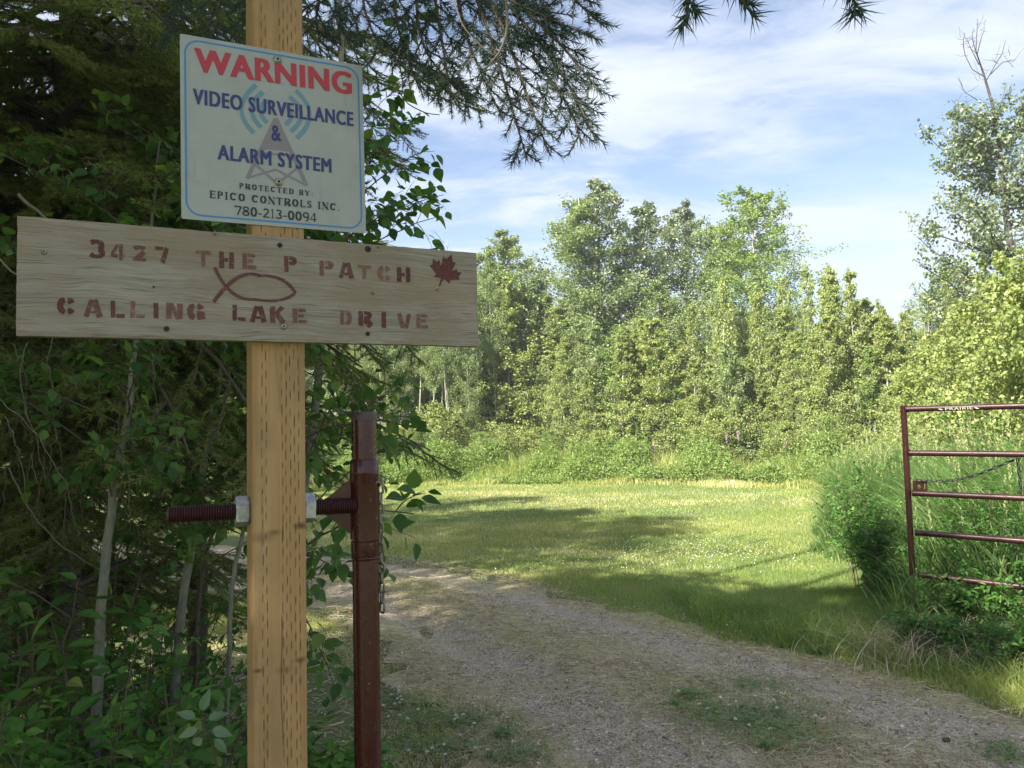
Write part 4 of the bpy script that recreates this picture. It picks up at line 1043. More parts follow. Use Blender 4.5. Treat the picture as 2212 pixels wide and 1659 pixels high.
near_bough([[(600, -160, 2.2), (560, -40, 2.2), (530, 40, 2.2), (500, 120, 2.2)], [(520, -160, 2.2), (480, -40, 2.2), (460, 30, 2.2), (440, 110, 2.2)],
            [(420, -160, 2.2), (400, -40, 2.2), (380, 30, 2.2), (350, 90, 2.2)], [(640, -160, 2.2), (620, -60, 2.2), (560, 10, 2.2), (540, 60, 2.2)]], 'overhanging_bough', slen=.14, gap=.02, per=900, nw=.0017)
# tips that just dip into the top edge
for st_ in ([(1500, -150, .62), (1490, -60, .62), (1484, 10, .62), (1482, 48, .62)], [(1540, -150, .62), (1570, -60, .62), (1600, 0, .62), (1634, 40, .62)], [(1760, -150, .6), (1800, -80, .6), (1835, -10, .6), (1862, 26, .6)]):
    near_bough([st_], 'overhanging_tip', slen=.022, gap=.02, per=420, rad=.0022)
# bare hanging twigs and the yellowish dead stub, grey dead branches low on the trunk
def twig_part(pts, r0, r1, n=10, name='dead_branch', wig=0):
    P = np.array([at(*q) for q in pts]); d = np.linspace(0, 1, len(P)); t_ = np.linspace(0, 1, n); Q = np.stack([np.interp(t_, d, P[:, q]) for q in range(3)], -1)
    Q[1:-1] = .25 * Q[:-2] + .5 * Q[1:-1] + .25 * Q[2:]
    if wig: Q[1:-1] += r_.normal(size=(n - 2, 3)) * wig
    mb = MB(); tube(mb, Q - SP0, np.linspace(r0, r1, n), 6); link(name, mb.mesh(name, M_lichen, True), spruce)
twig_part([(1090, -40, 1.25), (1098, 60, 1.25), (1080, 115, 1.24), (1042, 156, 1.24)], .003, .0016)
for pts in ([(1042, 154, 1.24), (1060, 150, 1.24), (1085, 155, 1.25)], [(970, -30, 1.3), (1000, 60, 1.28), (1050, 110, 1.27)], [(1228, -30, 1.2), (1240, 10, 1.2), (1236, 60, 1.2)], [(1160, -30, 1.3), (1168, 20, 1.3)],
            [(860, 195, 1.5), (880, 225, 1.5), (920, 245, 1.5), (950, 248, 1.5)], [(760, 150, 1.7), (800, 240, 1.7), (850, 300, 1.7)]): twig_part(pts, .0014, .0008)
for (pts, r0) in (([(20, 1010, 2.4), (60, 1100, 2.3), (130, 1180, 2.25), (230, 1240, 2.2)], .003), ([(230, 800, 2.6), (300, 860, 2.6), (370, 930, 2.6), (440, 1010, 2.6)], .009), ([(0, 560, 2.0), (80, 640, 2.0), (130, 720, 2.0)], .003),
                  ([(40, 420, 2.1), (130, 500, 2.1), (240, 600, 2.1)], .005), ([(470, 830, 3), (510, 850, 3), (560, 900, 3)], .007), ([(10, 900, 1.9), (40, 980, 1.9), (60, 1080, 1.9)], .0015), ([(60, 740, 1.9), (40, 820, 1.9), (75, 940, 1.9), (100, 1040, 1.9)], .0014),
                  ([(0, 860, 2), (90, 950, 2), (150, 1060, 2), (170, 1160, 2)], .0014), ([(120, 700, 2), (100, 790, 2), (130, 880, 2)], .0014), ([(260, 870, 2.3), (250, 960, 2.3), (300, 1040, 2.3)], .0016)):
    twig_part(pts, r0, r0 * .3, 14, wig=.0025)
for k in range(34):
    px = R2.uniform(-20, 330); py = R2.uniform(740, 1080); d = R2.uniform(2.0, 2.7); a_ = R2.uniform(-.5, .9)
    twig_part([(px, py, d), (px + 40 * a_, py + R2.uniform(40, 80), d), (px + R2.uniform(20, 90) * a_, py + R2.uniform(110, 170), d + .05)], .0012, .0005, 10, wig=.003)

# ------------------------------------------------------------------ leafy saplings and shrubs near the camera
LEAFMESH = {}
def leaf_objs(kind, tpl, mat):
    if kind in LEAFMESH: return LEAFMESH[kind]
    out = []
    for k in range(6):
        V, Fc = tpl; V = V.copy(); V[:, 2] -= V[:, 0] ** 2 * (.08 * (k % 3)); V[:, 1] *= 1 + .08 * ((k * 7) % 3 - 1)
        V[:, 1] += .06 * ((k % 2) * 2 - 1) * V[:, 0] ** 2
        mb = MB(); mb.add(V, Fc, (.1, .28, .45, .6, .72, .9)[k]); out.append(mb.mesh('leaf', mat))
    LEAFMESH[kind] = out; return out
def proj(P):
    D = P - CP; z = D @ CF; return 1106 + F * (D @ CR) / z, 829.5 - F * (D @ CU) / z, z
def leaf_set(root, P, X, Nn, S, T, kind, tpl, mat, nparts, org):
    """nearest visible leaves become parts of their own, the rest one mass"""
    px, py, z = proj(P); score = S / z * ((px > -30) & (px < 2240) & (py > -30) & (py < 1690)); order = np.argsort(-score)
    big = [k for k in order[:nparts] if score[k] > 0]; rest = np.setdiff1d(np.arange(len(P)), big)
    ms = leaf_objs(kind, tpl, mat); X = nrm(X); Y = nrm(np.cross(Nn, X)); Z = np.cross(X, Y)
    for k in big:
        s_ = S[k]; q = P[k] - org; x, y, z_ = X[k] * s_, Y[k] * s_, Z[k] * s_
        link('leaf', ms[int(np.clip(T[k] * 6, 0, 5))], root, Matrix(((x[0], y[0], z_[0], q[0]), (x[1], y[1], z_[1], q[1]), (x[2], y[2], z_[2], q[2]), (0, 0, 0, 1))))
    if len(rest):
        V, Fc = place(tpl, P[rest] - org, X[rest], Nn[rest], S[rest]); mb = MB(); mb.add(V, Fc, np.repeat(T[rest], len(tpl[0])))
        tag(link('foliage', mb.mesh('foliage', mat), root), kind='stuff')
def twig_leaves(r_, Q, nleaf, size, hang=.5, compound=False):
    """leaf transforms along a twig polyline"""
    k = len(Q); d = np.r_[0, np.cumsum(np.linalg.norm(np.diff(Q, axis=0), axis=1))]; s_ = np.linspace(.15, 1, nleaf) * d[-1]
    C = np.stack([np.interp(s_, d, Q[:, q]) for q in range(3)], -1); ax = nrm(Q[-1] - Q[0]); P, X, Nn = [], [], []
    for i in range(nleaf):
        rd = rnd_dir(1, r_)[0]; D = nrm(ax * .5 + nrm(np.cross(ax, rd)) * .9 + np.array([0, 0, -hang])); up = nrm(np.array([0, 0, 1.0]) + rnd_dir(1, r_)[0] * .6)
        if compound:
            Lr = size * 2.6; sd = nrm(np.cross(up, D))
            for (f_, g_) in ((.35, 1), (.35, -1), (.65, 1), (.65, -1), (1, 0)):
                P.append(C[i] + D * Lr * f_ * .7); X.append(nrm(D * (.5 if g_ else 1) + sd * g_ * .9)); Nn.append(up)
        else: P.append(C[i]); X.append(D); Nn.append(nrm(np.cross(np.cross(D, up), D)))
    n = len(P); return np.array(P), np.array(X), np.array(Nn), size * (.65 + .6 * r_.random(n))
def sapling(path, r0, r1, label, cat, group, seed, nbr, blen, leafsize, nparts, zone=(0, 1), tpl=POPLAR, kind='poplar', mat=None, name='poplar_sapling', bark=None, extra=(), nl=9):
    """path: pixel/depth points of the stem"""
    r_ = np.random.default_rng(seed); P = np.array([at(*q) for q in path]); P[0][2] = 0; org = P[0].copy(); 
    root = empty(name, org, label, cat, group); n = 24; d = np.linspace(0, 1, len(P)); t_ = np.linspace(0, 1, n); Q = np.stack([np.interp(t_, d, P[:, q]) for q in range(3)], -1)
    for _ in range(3): Q[1:-1] = .25 * Q[:-2] + .5 * Q[1:-1] + .25 * Q[2:]
    Q[1:-1] += r_.normal(size=(n - 2, 3)) * .0025
    mb = MB(); tube(mb, Q - org, np.linspace(r0, r1, n), 10); link('trunk', mb.mesh('trunk', bark or M_popbark, True), root)
    mb = MB(); LP, LX, LN, LS = [], [], [], []
    specs = []
    for k in range(nbr):
        s_ = zone[0] + (zone[1] - zone[0]) * (k + r_.random()) / nbr; c_ = np.array([np.interp(s_, t_, Q[:, q]) for q in range(3)]); an_ = r_.random() * 2 * PI
        D = nrm(np.array([math.cos(an_), math.sin(an_), .15 + .5 * r_.random()])); L = blen * (.5 + .7 * r_.random()); specs.append((c_, c_ + D * L))
    for (a_, b_) in extra: specs.append((at(*a_), at(*b_)))
    for (a_, b_) in specs:
        L = np.linalg.norm(b_ - a_); B = bend(a_, b_, .06 * L, 8, r_, .006 * L); tube(mb, B - org, np.linspace(.0035, .0012, 8) * (L / .5) ** .5, 5)
        for q in range(int(3 + L * 9)):
            f_ = .2 + .8 * r_.random(); c_ = B[int(f_ * 7)]; D = nrm(nrm(b_ - a_) * .7 + rnd_dir(1, r_)[0] * .8); T = bend(c_, c_ + D * L * .35 * (1.2 - f_ * .6), .01, 4); tube(mb, T - org, np.linspace(.0015, .0007, 4), 4)
            p_, x_, n_, s__ = twig_leaves(r_, T, nl, leafsize); LP.append(p_); LX.append(x_); LN.append(n_); LS.append(s__)
    link('branches', mb.mesh('branches', M_twig, True), root)
    LP, LX, LN, LS = map(np.concatenate, (LP, LX, LN, LS)); T = r_.random(len(LP)) ** 1.3
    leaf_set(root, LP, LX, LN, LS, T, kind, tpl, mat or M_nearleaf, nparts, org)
    return root
G1 = 'slender poplar saplings under the spruce'
sapling([(200, 1420, 2.3), (215, 1290, 2.32), (250, 1050, 2.35), (295, 745, 2.4), (322, 560, 2.5), (345, 300, 2.7)], .018, .003, 'pale straight sapling trunk below the left half of the name board', 'sapling', G1, 1, 16, .5, .04, 40, (.35, .9))
sapling([(355, 1480, 2.7), (385, 1330, 2.7), (425, 1130, 2.7), (458, 900, 2.7), (490, 740, 2.72), (510, 560, 2.8), (520, 300, 2.9)], .018, .003, 'pale bent sapling trunk passing behind the free end of the threaded rod', 'sapling', G1, 2, 24, .55, .045, 80, (.3, 1),
        extra=(((520, 400, 2.8), (700, 520, 2.6)), ((480, 800, 2.7), (560, 860, 2.5)), ((500, 650, 2.7), (640, 800, 2.6))))
sapling([(400, 1480, 2.9), (430, 1250, 2.9), (460, 1150, 2.9), (500, 1080, 2.95), (560, 980, 3.0)], .009, .004, 'thin dark leaning sapling between the bent pale one and the wooden post', 'sapling', G1, 3, 8, .4, .04, 30, (.3, 1), bark=M_twig)
sapling([(470, 1400, 2.6), (500, 1250, 2.6), (530, 1130, 2.6), (560, 1040, 2.6)], .009, .005, 'greenish young stem leaning against the left face of the wooden post', 'sapling', G1, 4, 6, .35, .038, 30, (.3, 1))
# the leafy tree behind the signs: shows right of the warning sign and round the pipe
sapling([(600, 1500, 2.9), (640, 1200, 2.9), (690, 800, 2.9), (720, 500, 2.9), (740, 200, 2.9), (730, -100, 2.9)], .02, .008, 'leafy poplar tree behind the posts whose twigs show right of the warning sign', 'tree', None, 5, 16, .5, .045, 200, (.1, 1), name='poplar_tree',
        extra=(((700, 560, 2.6), (930, 420, 2.4)), ((700, 500, 2.6), (905, 330, 2.5)), ((760, 300, 2.7), (850, 200, 2.6)), ((700, 600, 2.6), (940, 470, 2.4)), ((720, 520, 2.6), (860, 260, 2.6)), ((700, 620, 2.6), (850, 520, 2.5)),
               ((660, 1000, 2.5), (730, 860, 2.3)), ((650, 950, 2.5), (905, 925, 2.1)), ((660, 1180, 2.4), (895, 1110, 1.9)), ((650, 1200, 2.4), (740, 1250, 2.1)), ((640, 1300, 2.4), (720, 1480, 2.1)), ((640, 700, 2.6), (700, 850, 2.4)), ((620, 1000, 2.6), (540, 900, 2.4)), ((620, 1100, 2.6), (540, 1000, 2.4))), nl=6)
sapling([(-60, 1500, 2.0), (-80, 1000, 2.4), (-60, 700, 2.6)], .012, .006, 'sapling at the far left of the picture, mostly outside it', 'sapling', G1, 6, 6, .4, .05, 10, (.2, 1))

def shrub(name, P, h, spread, nst, leafsize, label, seed, nparts, compound=True, tpl=OVAL, kind='oval', mat=None, group=None, nl=8, cat='shrub', lean=(0, 0)):
    r_ = np.random.default_rng(seed); org = np.array([P[0], P[1], float(ground_z(P[0], P[1]))]); root = empty(name, org, label, cat, group)
    mb = MB(); LP, LX, LN, LS = [], [], [], []
    for k in range(nst):
        an_ = r_.random() * 2 * PI; rr_ = spread * r_.random() ** .6; b0 = org + np.array([math.cos(an_), math.sin(an_), 0]) * rr_ * .4
        tp = org + np.array([math.cos(an_) * rr_ + lean[0], math.sin(an_) * rr_ + lean[1], h * (.45 + .6 * r_.random())]); L = np.linalg.norm(tp - b0)
        B = bend(b0, tp, .12 * L, 8, r_, .01 * L); tube(mb, B - org, np.linspace(.004, .0014, 8), 5)
        p_, x_, n_, s__ = twig_leaves(r_, B[2:], nl, leafsize, .15, compound); LP.append(p_); LX.append(x_); LN.append(n_); LS.append(s__)
        for q in range(4):
            c_ = B[2 + int(r_.random() * 5)]; D = nrm(rnd_dir(1, r_)[0] + np.array([0, 0, .5])); T = bend(c_, c_ + D * L * .25, .02, 4); tube(mb, T - org, np.linspace(.002, .0009, 4), 4)
            p_, x_, n_, s__ = twig_leaves(r_, T, max(3, nl // 2), leafsize, .15, compound); LP.append(p_); LX.append(x_); LN.append(n_); LS.append(s__)
    link('stems', mb.mesh('stems', M_twig, True), root)
    LP, LX, LN, LS = map(np.concatenate, (LP, LX, LN, LS)); T = r_.random(len(LP)) ** 1.4
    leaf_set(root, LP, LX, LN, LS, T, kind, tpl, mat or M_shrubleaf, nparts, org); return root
def g(px, d): return at(px, 1659, d)[:2] * np.array([1, 1]) if False else np.array([(px - 1106) / F * d, d])
GS = 'low shrubs under the trees on the left'
LW = [('broad leaved shrub in the lower left corner of the picture', (40, 1.75), 1.0, .35, 14, .055, False),
      ('rose bush at the lower left with small paired leaflets, below the dead twigs', (230, 1.9), .95, .38, 16, .028, True),
      ('rose bush just left of the foot of the wooden post', (430, 1.8), .78, .33, 16, .028, True),
      ('broad leaved shrub in front of the spruce trunk', (100, 2.4), 1.12, .45, 16, .06, False),
      ('tall rose bush under the threaded rod, behind the nearer rose', (400, 2.5), .78, .45, 18, .03, True),
      ('shrub between the pale sapling trunks', (270, 2.7), .9, .45, 16, .04, False),
      ('dark rose bush behind the post, showing between post and pipe', (650, 2.35), .58, .33, 16, .03, True),
      ('rose bush right behind the maroon pipe at its foot', (690, 2.7), .55, .2, 10, .03, True),
      ('large shrub behind the saplings near the driveway edge', (330, 3.8), .8, .6, 18, .04, False),
      ('wide bush deep in the shade at the left edge', (20, 3.4), 1.25, .7, 20, .045, False),
      ('leafy bush behind the spruce trunk beside the driveway', (180, 4.2), .95, .6, 18, .04, False),
      ('low rose at the very bottom left with its leaves near the lens', (150, 1.4), .62, .3, 14, .026, True),
      ('low rose near the lens between the corner and the post', (350, 1.45), .6, .28, 14, .026, True)]
for k, (lb, (px, d), h, sp, ns, ls, comp) in enumerate(LW):
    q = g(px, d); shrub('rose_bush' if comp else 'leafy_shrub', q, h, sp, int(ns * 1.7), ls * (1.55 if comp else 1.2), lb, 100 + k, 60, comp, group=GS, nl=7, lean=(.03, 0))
# a few pale leaf undersides near the bottom
r_ = np.random.default_rng(77); mb = MB()
q0 = at(590, 1500, 1.45)
for (px, py, sz, nx_, kz) in ((425, 1560, .035, -.4, .2), (445, 1545, .04, .1, .9), (470, 1530, .04, .7, .8), (455, 1575, .036, .9, .1), (430, 1590, .034, -.2, -.8), (455, 1600, .034, .6, -.7), (400, 1555, .032, -.9, -.1)):
    pass
ps = empty('pale_leaved_plant', [*g(450, 1.6), 0], 'seedling showing pale grey green leaflets at the bottom, left of the post', 'plant')
o_ = np.array(ps.location); st_ = [at(470, 1659, 1.45), at(455, 1600, 1.4), at(440, 1560, 1.38)]
mb = MB(); tube(mb, np.vstack([[o_], st_]) - o_, [.0025, .002, .0015, .001], 5); link('stem', mb.mesh('stem', M_twig, True), ps)
mpale = leaf_objs('pale', OVAL, M_pale)
for k, (px, py, ang, sz, tw_) in enumerate(((436, 1540, 78, .040, .2), (425, 1552, 150, .034, .9), (446, 1556, 28, .036, -.9), (432, 1572, 195, .036, .6), (455, 1575, -8, .038, -.5), (440, 1592, 215, .034, 1.1), (462, 1594, -38, .034, .2), (470, 1540, 60, .030, 1.3))):
    P = at(px, py, 1.37 + .01 * (k % 3)) - o_; X = nrm(CR * math.cos(math.radians(ang)) + CU * math.sin(math.radians(ang)) + CF * .35 * R2.uniform(-1, 1)); Nn = nrm(-CF + .7 * CU + tw_ * CR); Y = nrm(np.cross(Nn, X)); Z = np.cross(X, Y)
    link('leaf', mpale[k % 6], ps, Matrix(((X[0] * sz, Y[0] * sz, Z[0] * sz, P[0]), (X[1] * sz, Y[1] * sz, Z[1] * sz, P[1]), (X[2] * sz, Y[2] * sz, Z[2] * sz, P[2]), (0, 0, 0, 1))))

# ------------------------------------------------------------------ trees of the far edge
def tree_meshes(seed, H, cr, base, nbr, nleaf, lsize, leaf_mat, bark, up=.7, tpl=FARLEAF, prof=None, clump=.26, trunk_r=.09, droop=0, top_bare=0, sub=7, tint=(0, 1)):
    r_ = np.random.default_rng(seed); wood = MB()
    zq = np.linspace(0, H, 16); lean = r_.normal(size=2) * .02 * H; TP_ = np.stack([lean[0] * (zq / H) ** 2 + .05 * np.sin(zq * 1.1 + seed), lean[1] * (zq / H) ** 2 + .05 * np.cos(zq * .9 + seed), zq], -1)
    tube(wood, TP_, trunk_r * (1 - .9 * zq / H) + .008, 7)
    prof = prof or (lambda u: math.sin(PI * min(1, u * .9 + .12)) ** .7)
    P, A_ = [], []
    for k in range(nbr):
        u = (k + r_.random()) / nbr; z = base * H + (1 - base) * H * u * .97; c_ = np.array([np.interp(z, zq, TP_[:, q]) for q in range(3)]); an_ = k * 2.4 + r_.normal() * .4
        L = cr * prof(u) * (.55 + .7 * r_.random()); el = up * (.6 + .7 * r_.random()); D = nrm(np.array([math.cos(an_), math.sin(an_), el])); e_ = c_ + D * L * math.sqrt(1 + el * el) * .8; e_[2] -= droop * L
        e_[2] = min(e_[2], H * 1.0)
        B = bend(c_, e_, -.06 * L, 5, r_, .03 * L); tube(wood, B, np.linspace(.022, .006, 5) * (trunk_r / .09) * (1.1 - u * .6), 4, cap=False)
        for q in range(sub):
            f_ = .25 + .75 * (q + r_.random()) / sub; c2 = np.array([np.interp(f_, np.linspace(0, 1, 5), B[:, w]) for w in range(3)]); D2 = nrm(D * .5 + rnd_dir(1, r_)[0] * .8 + np.array([0, 0, .35])); l2 = L * .32 * (.6 + .8 * r_.random()) + .12
            e2 = c2 + D2 * l2; tube(wood, np.array([c2, e2]), [.007, .003], 3, cap=False)
            P.append((c2, e2)); A_.append(min(1.0, .25 + .75 * (1 - u) ** .7 * 1.35))
    n = len(P); k = max(4, nleaf // n); C = np.array([a for a, b in P]); E = np.array([b for a, b in P])
    f_ = .3 + .8 * r_.random((n, k)); Q = C[:, None] + (E - C)[:, None] * f_[..., None] + r_.normal(size=(n, k, 3)) * clump * cr * .32 * np.array([1, 1, .8]) * np.array(A_)[:, None, None]
    Q = Q.reshape(-1, 3); m_ = len(Q); X = nrm(rnd_dir(m_, r_) + np.array([0, 0, -.45])); Nn = nrm(rnd_dir(m_, r_) + np.array([0, 0, .8]))
    S = lsize * (.6 + .7 * r_.random(m_)); ct = np.repeat(r_.random(n) * .45, k); T = np.clip(tint[0] + (tint[1] - tint[0]) * (ct + .55 * r_.random(m_) ** 1.6), 0, 1)
    V, Fc = place(tpl, Q, X, Nn, S); lm = MB(); lm.add(V, Fc, np.repeat(T, len(tpl[0])))
    return wood.mesh('trunk', bark, True), lm.mesh('crown', leaf_mat)
def put_tree(meshes, x, y, sc, rz, name, label, cat='tree', group=None, zsc=1.0):
    o = empty(name, (x, y, float(ground_z(x, y)) - .03), label, cat, group); o.rotation_euler[2] = rz; o.scale = (sc, sc, sc * zsc)
    link('trunk', meshes[0], o); tag(link('crown', meshes[1], o), kind='stuff') if False else link('crown', meshes[1], o)
    return o
colprof = lambda u: (.55 + .45 * math.sin(PI * min(1, u + .1))) * (1 - max(0, u - .6) / .4 * .75)
ASPEN = [tree_meshes(200 + k, 10, 1.7, .28, 42, 21000, .08, M_farleaf, M_farbark, .8, prof=colprof) for k in range(4)]
SPIRE = [tree_meshes(280 + k, 5, 1.0, .02, 34, 5200, .075, M_youngleaf, M_farbark, 1.3, prof=lambda u: (1.0 - u) ** .9 * .95 + .05, trunk_r=.03, clump=.3, sub=5) for k in range(3)]
def youngprof(u): return (1.0 - u) ** .75 * .95 + .07
YOUNG = [tree_meshes(220 + k, 5, (.85, 1.0, .75, .95)[k], .02, (56, 64, 60, 52)[k], 15000, .062, M_youngleaf, M_farbark, (1.5, 1.2, 1.7, 1.4)[k], prof=youngprof, trunk_r=.035, clump=.17, sub=6) for k in range(4)]
YOUNG += [tree_meshes(230, 5, 1.05, .03, 56, 15000, .065, M_farleaf, M_farbark, 1.2, prof=youngprof, trunk_r=.035, clump=.19, sub=6), tree_meshes(231, 5, .9, .03, 52, 15000, .058, M_birchleaf, M_farbark, 1.3, prof=youngprof, trunk_r=.035, clump=.18, sub=6)]
BALSAM = [tree_meshes(240 + k, 11, 2.0, .3, 44, 17000, .10, M_greyleaf, M_darkbark, .75, prof=colprof, clump=.2) for k in range(3)]
BIRCH = tree_meshes(260, 9.5, 1.75, .2, 66, 32000, .068, M_birchleaf, M_farbark, .8, clump=.2, prof=lambda u: math.sin(PI * min(1, .2 + u * .78)) ** .6)
BUSH = [tree_meshes(270 + k, 2.2, .95, .02, 34, 8000, .06, M_youngleaf if k != 1 else M_birchleaf, M_twig, .6, tpl=(FARLEAF, FARNARROW, FARLEAF)[k], trunk_r=.02) for k in range(3)]
def yh(px): return 935 - .0245 * (px - 1106)
def height_for(px, top, d): return EYE + (yh(px) - top) / F * d
R3 = random.Random(21)
def tree_at(meshes, H0, px, top, d, name, label, group=None, cat='tree', wide=1.0):
    q = g(px, d); H = height_for(px, top, d); s_ = H / H0
    o = put_tree(meshes, q[0], q[1], s_, R3.uniform(0, 6.28), name, label, cat, group); o.scale = (s_ * wide, s_ * wide, s_); return o
# prominent trees
tree_at(BALSAM[0], 11, 1300, 372, 30, 'balsam_poplar', 'tallest poplar of the middle group, its crooked top standing highest', wide=1.25)
tree_at(BALSAM[1], 11, 1385, 425, 31, 'balsam_poplar', 'grey green poplar touching the right side of the tallest middle one', wide=1.2)
tree_at(ASPEN[0], 10, 1270, 420, 29, 'aspen_tree', 'dense green aspen in front of the tallest middle poplar', wide=1.35)
tree_at(BALSAM[2], 11, 1485, 420, 32, 'balsam_poplar', 'slim greyish poplar standing alone against the sky between two wider crowns')
tree_at(BIRCH, 9.5, 1640, 412, 29, 'birch_tree', 'round topped light green birch right of the slim greyish poplar', wide=1.3)
tree_at(ASPEN[2], 10, 1572, 480, 31, 'aspen_tree', 'short aspen tucked against the left side of the round topped birch', wide=1.3)
tree_at(ASPEN[1], 10, 1105, 500, 33, 'aspen_tree', 'light green aspen above the right end of the name board', wide=1.35)
tree_at(ASPEN[3], 10, 1050, 530, 32, 'aspen_tree', 'aspen just left of the light green one above the board end', wide=1.35)
tree_at(ASPEN[0], 10, 1165, 590, 30, 'aspen_tree', 'lower aspen in the dip between the board end and the tall middle group', wide=1.35)
tree_at(ASPEN[2], 10, 1225, 640, 28, 'aspen_tree', 'small aspen left of and below the tall middle group', wide=1.35)
tree_at(ASPEN[1], 10, 2040, 560, 22, 'aspen_tree', 'rounded green aspen below the tall tree with the dead top', wide=1.35)
tree_at(ASPEN[3], 10, 1420, 600, 28, 'aspen_tree', 'aspen in front of the grey poplars with its crown lower than theirs', wide=1.35)
# rows of look-alikes
def edge_d(px):
    d = 20.0
    for _ in range(12): d = float(edge_y((px - 1106) / F * d))
    return d
GY = 'young poplars crowding the front of the treeline'; LY = 'young yellowish green poplar crowding the front of the treeline'
tops = [(1270, 690), (1330, 700), (1380, 680), (1440, 660), (1500, 650), (1550, 600), (1600, 640), (1655, 620), (1700, 590), (1745, 570), (1790, 555), (1830, 552), (1870, 580), (1915, 660), (1960, 650), (2010, 640), (2060, 600), (2110, 620), (2160, 560), (2210, 570), (2260, 560)]
tops += [(x_ + 22, y_ + 95) for x_, y_ in tops] + [(x_ + 10, y_ + 75) for x_, y_ in tops[::2]]
for k, (px, tp) in enumerate(tops):
    d = edge_d(px) + 4.2 + R3.uniform(-.6, .8); tree_at(SPIRE[k % 3] if k < 21 else YOUNG[(k * 5) % 6], 5, px + R3.uniform(-12, 12), tp + R3.uniform(-25, 45), d, 'young_poplar', LY, GY, wide=R3.uniform(.6, .85) if k < 21 else R3.uniform(.8, 1.2))
for k in range(44):
    px = 1225 + k * 24 + R3.uniform(-12, 12); d = edge_d(px) + 2.6 + R3.uniform(0, 1.2); tree_at(YOUNG[(k + 1) % 6], 5, px, 780 + R3.uniform(-110, 90), d, 'young_poplar', LY, GY, wide=R3.uniform(.85, 1.25))
GA = 'aspens in the dense back rows of the treeline'; LA = 'thin trunked aspen in the dense back rows of the treeline'
for k in range(26):
    px = -250 + k * 58 + R3.uniform(-20, 20); tree_at(ASPEN[k % 4], 10, px, R3.uniform(600, 690) if px > 900 else R3.uniform(480, 620), R3.uniform(28, 35), 'aspen_tree', LA, GA)
for k in range(34):
    px = -300 + k * 85 + R3.uniform(-20, 20); tree_at(ASPEN[(k * 3) % 4], 10, px, R3.uniform(640, 700), R3.uniform(36, 44), 'aspen_tree', LA, GA)
for k in range(16):
    px = 1250 + k * 60 + R3.uniform(-20, 20); tree_at(ASPEN[(k * 3 + 1) % 4], 10, px, R3.uniform(640, 690), edge_d(px) + R3.uniform(6, 8), 'aspen_tree', LA, GA)
# shrubs in front of the trees
GB = 'bushes along the far edge of the lawn'; LB = 'leafy bush along the far edge of the lawn'
for k in range(46):
    px = -200 + k * 50 + R3.uniform(-20, 20); d = edge_d(px) + R3.uniform(1.6, 3.2)
    tree_at(BUSH[k % 3], 2.2, px, R3.uniform(850, 935) if px < 1250 else R3.uniform(860, 950), d, 'leafy_bush', LB, GB, 'bush')
for k in range(26):
    px = -150 + k * 62 + R3.uniform(-20, 20); tree_at(YOUNG[4 + k % 2], 5, px, R3.uniform(700, 800), R3.uniform(30, 38), 'young_poplar', 'young poplar filling the shade under the back trees', 'young poplars under the back trees', wide=1.6)
for k, (px, tp) in enumerate(((990, 700), (1030, 640), (1065, 600), (1100, 590), (1140, 610), (1175, 640), (1205, 660), (1235, 680), (1085, 720), (1150, 740), (1010, 760), (1215, 760))):
    tree_at(YOUNG[4 + k % 2] if k % 3 else YOUNG[k % 4], 5, px, tp, edge_d(px) + 5 + (k % 3), 'young_aspen', 'young aspen leafy down to the ground between board end and tall middle trees', 'young aspens right of the board end', wide=1.25)
# thin white trunks seen against the dark wood right of the pipe
GT = 'bare thin aspen trunks in front of the dark wood'
r_ = np.random.default_rng(9)
for k, (px, tp, bt) in enumerate(((1010, 860, 1000), (818, 830, 960), (850, 850, 970), (905, 800, 960), (935, 760, 960), (985, 760, 990), (870, 800, 950), (1063, 730, 900), (968, 740, 880), (800, 800, 960), (836, 760, 960), (922, 780, 960), (950, 790, 960), (888, 740, 960), (780, 760, 960), (700, 760, 960))):
    d = edge_d(px) + 3.1 + (k % 4) * .4; q = g(px, d); H = height_for(px, tp - 150, d); o_ = empty('aspen_tree', (q[0], q[1], 0), 'bare thin pale aspen trunk in front of the dark wood', 'tree', GT)
    zq = np.linspace(0, H, 12); mb = MB(); tube(mb, np.stack([.1 * np.sin(zq * .5 + k) + zq * .03 * r_.normal(), 0 * zq, zq], -1), np.linspace(.034, .016, 12), 6); link('trunk', mb.mesh('trunk', M_farbark, True), o_)
    link('crown', ASPEN[k % 4][1], o_, Matrix.Translation((0, 0, H - 5.5)) @ Matrix.Diagonal((.45, .45, .6, 1)))
# dead bare tree showing over the board end
def bare_tree(px, top, d, H0, label, spread=.5, seed=1, nb=14, rad=.03):
    r_ = np.random.default_rng(seed); q = g(px, d); H = height_for(px, top, d); o_ = empty('dead_tree', (q[0], q[1], 0), label, 'tree'); mb = MB()
    zq = np.linspace(0, H, 12); T = np.stack([.06 * np.sin(zq), .05 * np.cos(zq * 1.3), zq], -1); tube(mb, T, np.linspace(rad, .006, 12), 6); link('trunk', mb.mesh('trunk', M_farbark, True), o_)
    for k in range(nb):
        mb = MB(); u = .5 + .5 * (k / nb); c_ = np.array([np.interp(u * H, zq, T[:, w]) for w in range(3)]); an_ = k * 2.4; D = nrm([math.cos(an_), math.sin(an_), 1.3]); e_ = c_ + D * spread * (1.6 - u) * 1.4
        B = bend(c_, e_, -.05, 5, r_, .02); tube(mb, B, np.linspace(.012, .004, 5), 4)
        for w in range(3):
            c2 = B[1 + w]; tube(mb, np.array([c2, c2 + nrm(D + rnd_dir(1, r_)[0] * .8) * .35]), [.006, .003], 3)
        link('branch', mb.mesh('branch', M_farbark, True), o_)
bare_tree(962, 480, 27, 9, 'leafless grey dead tree showing over the top right of the name board', .7, 1)
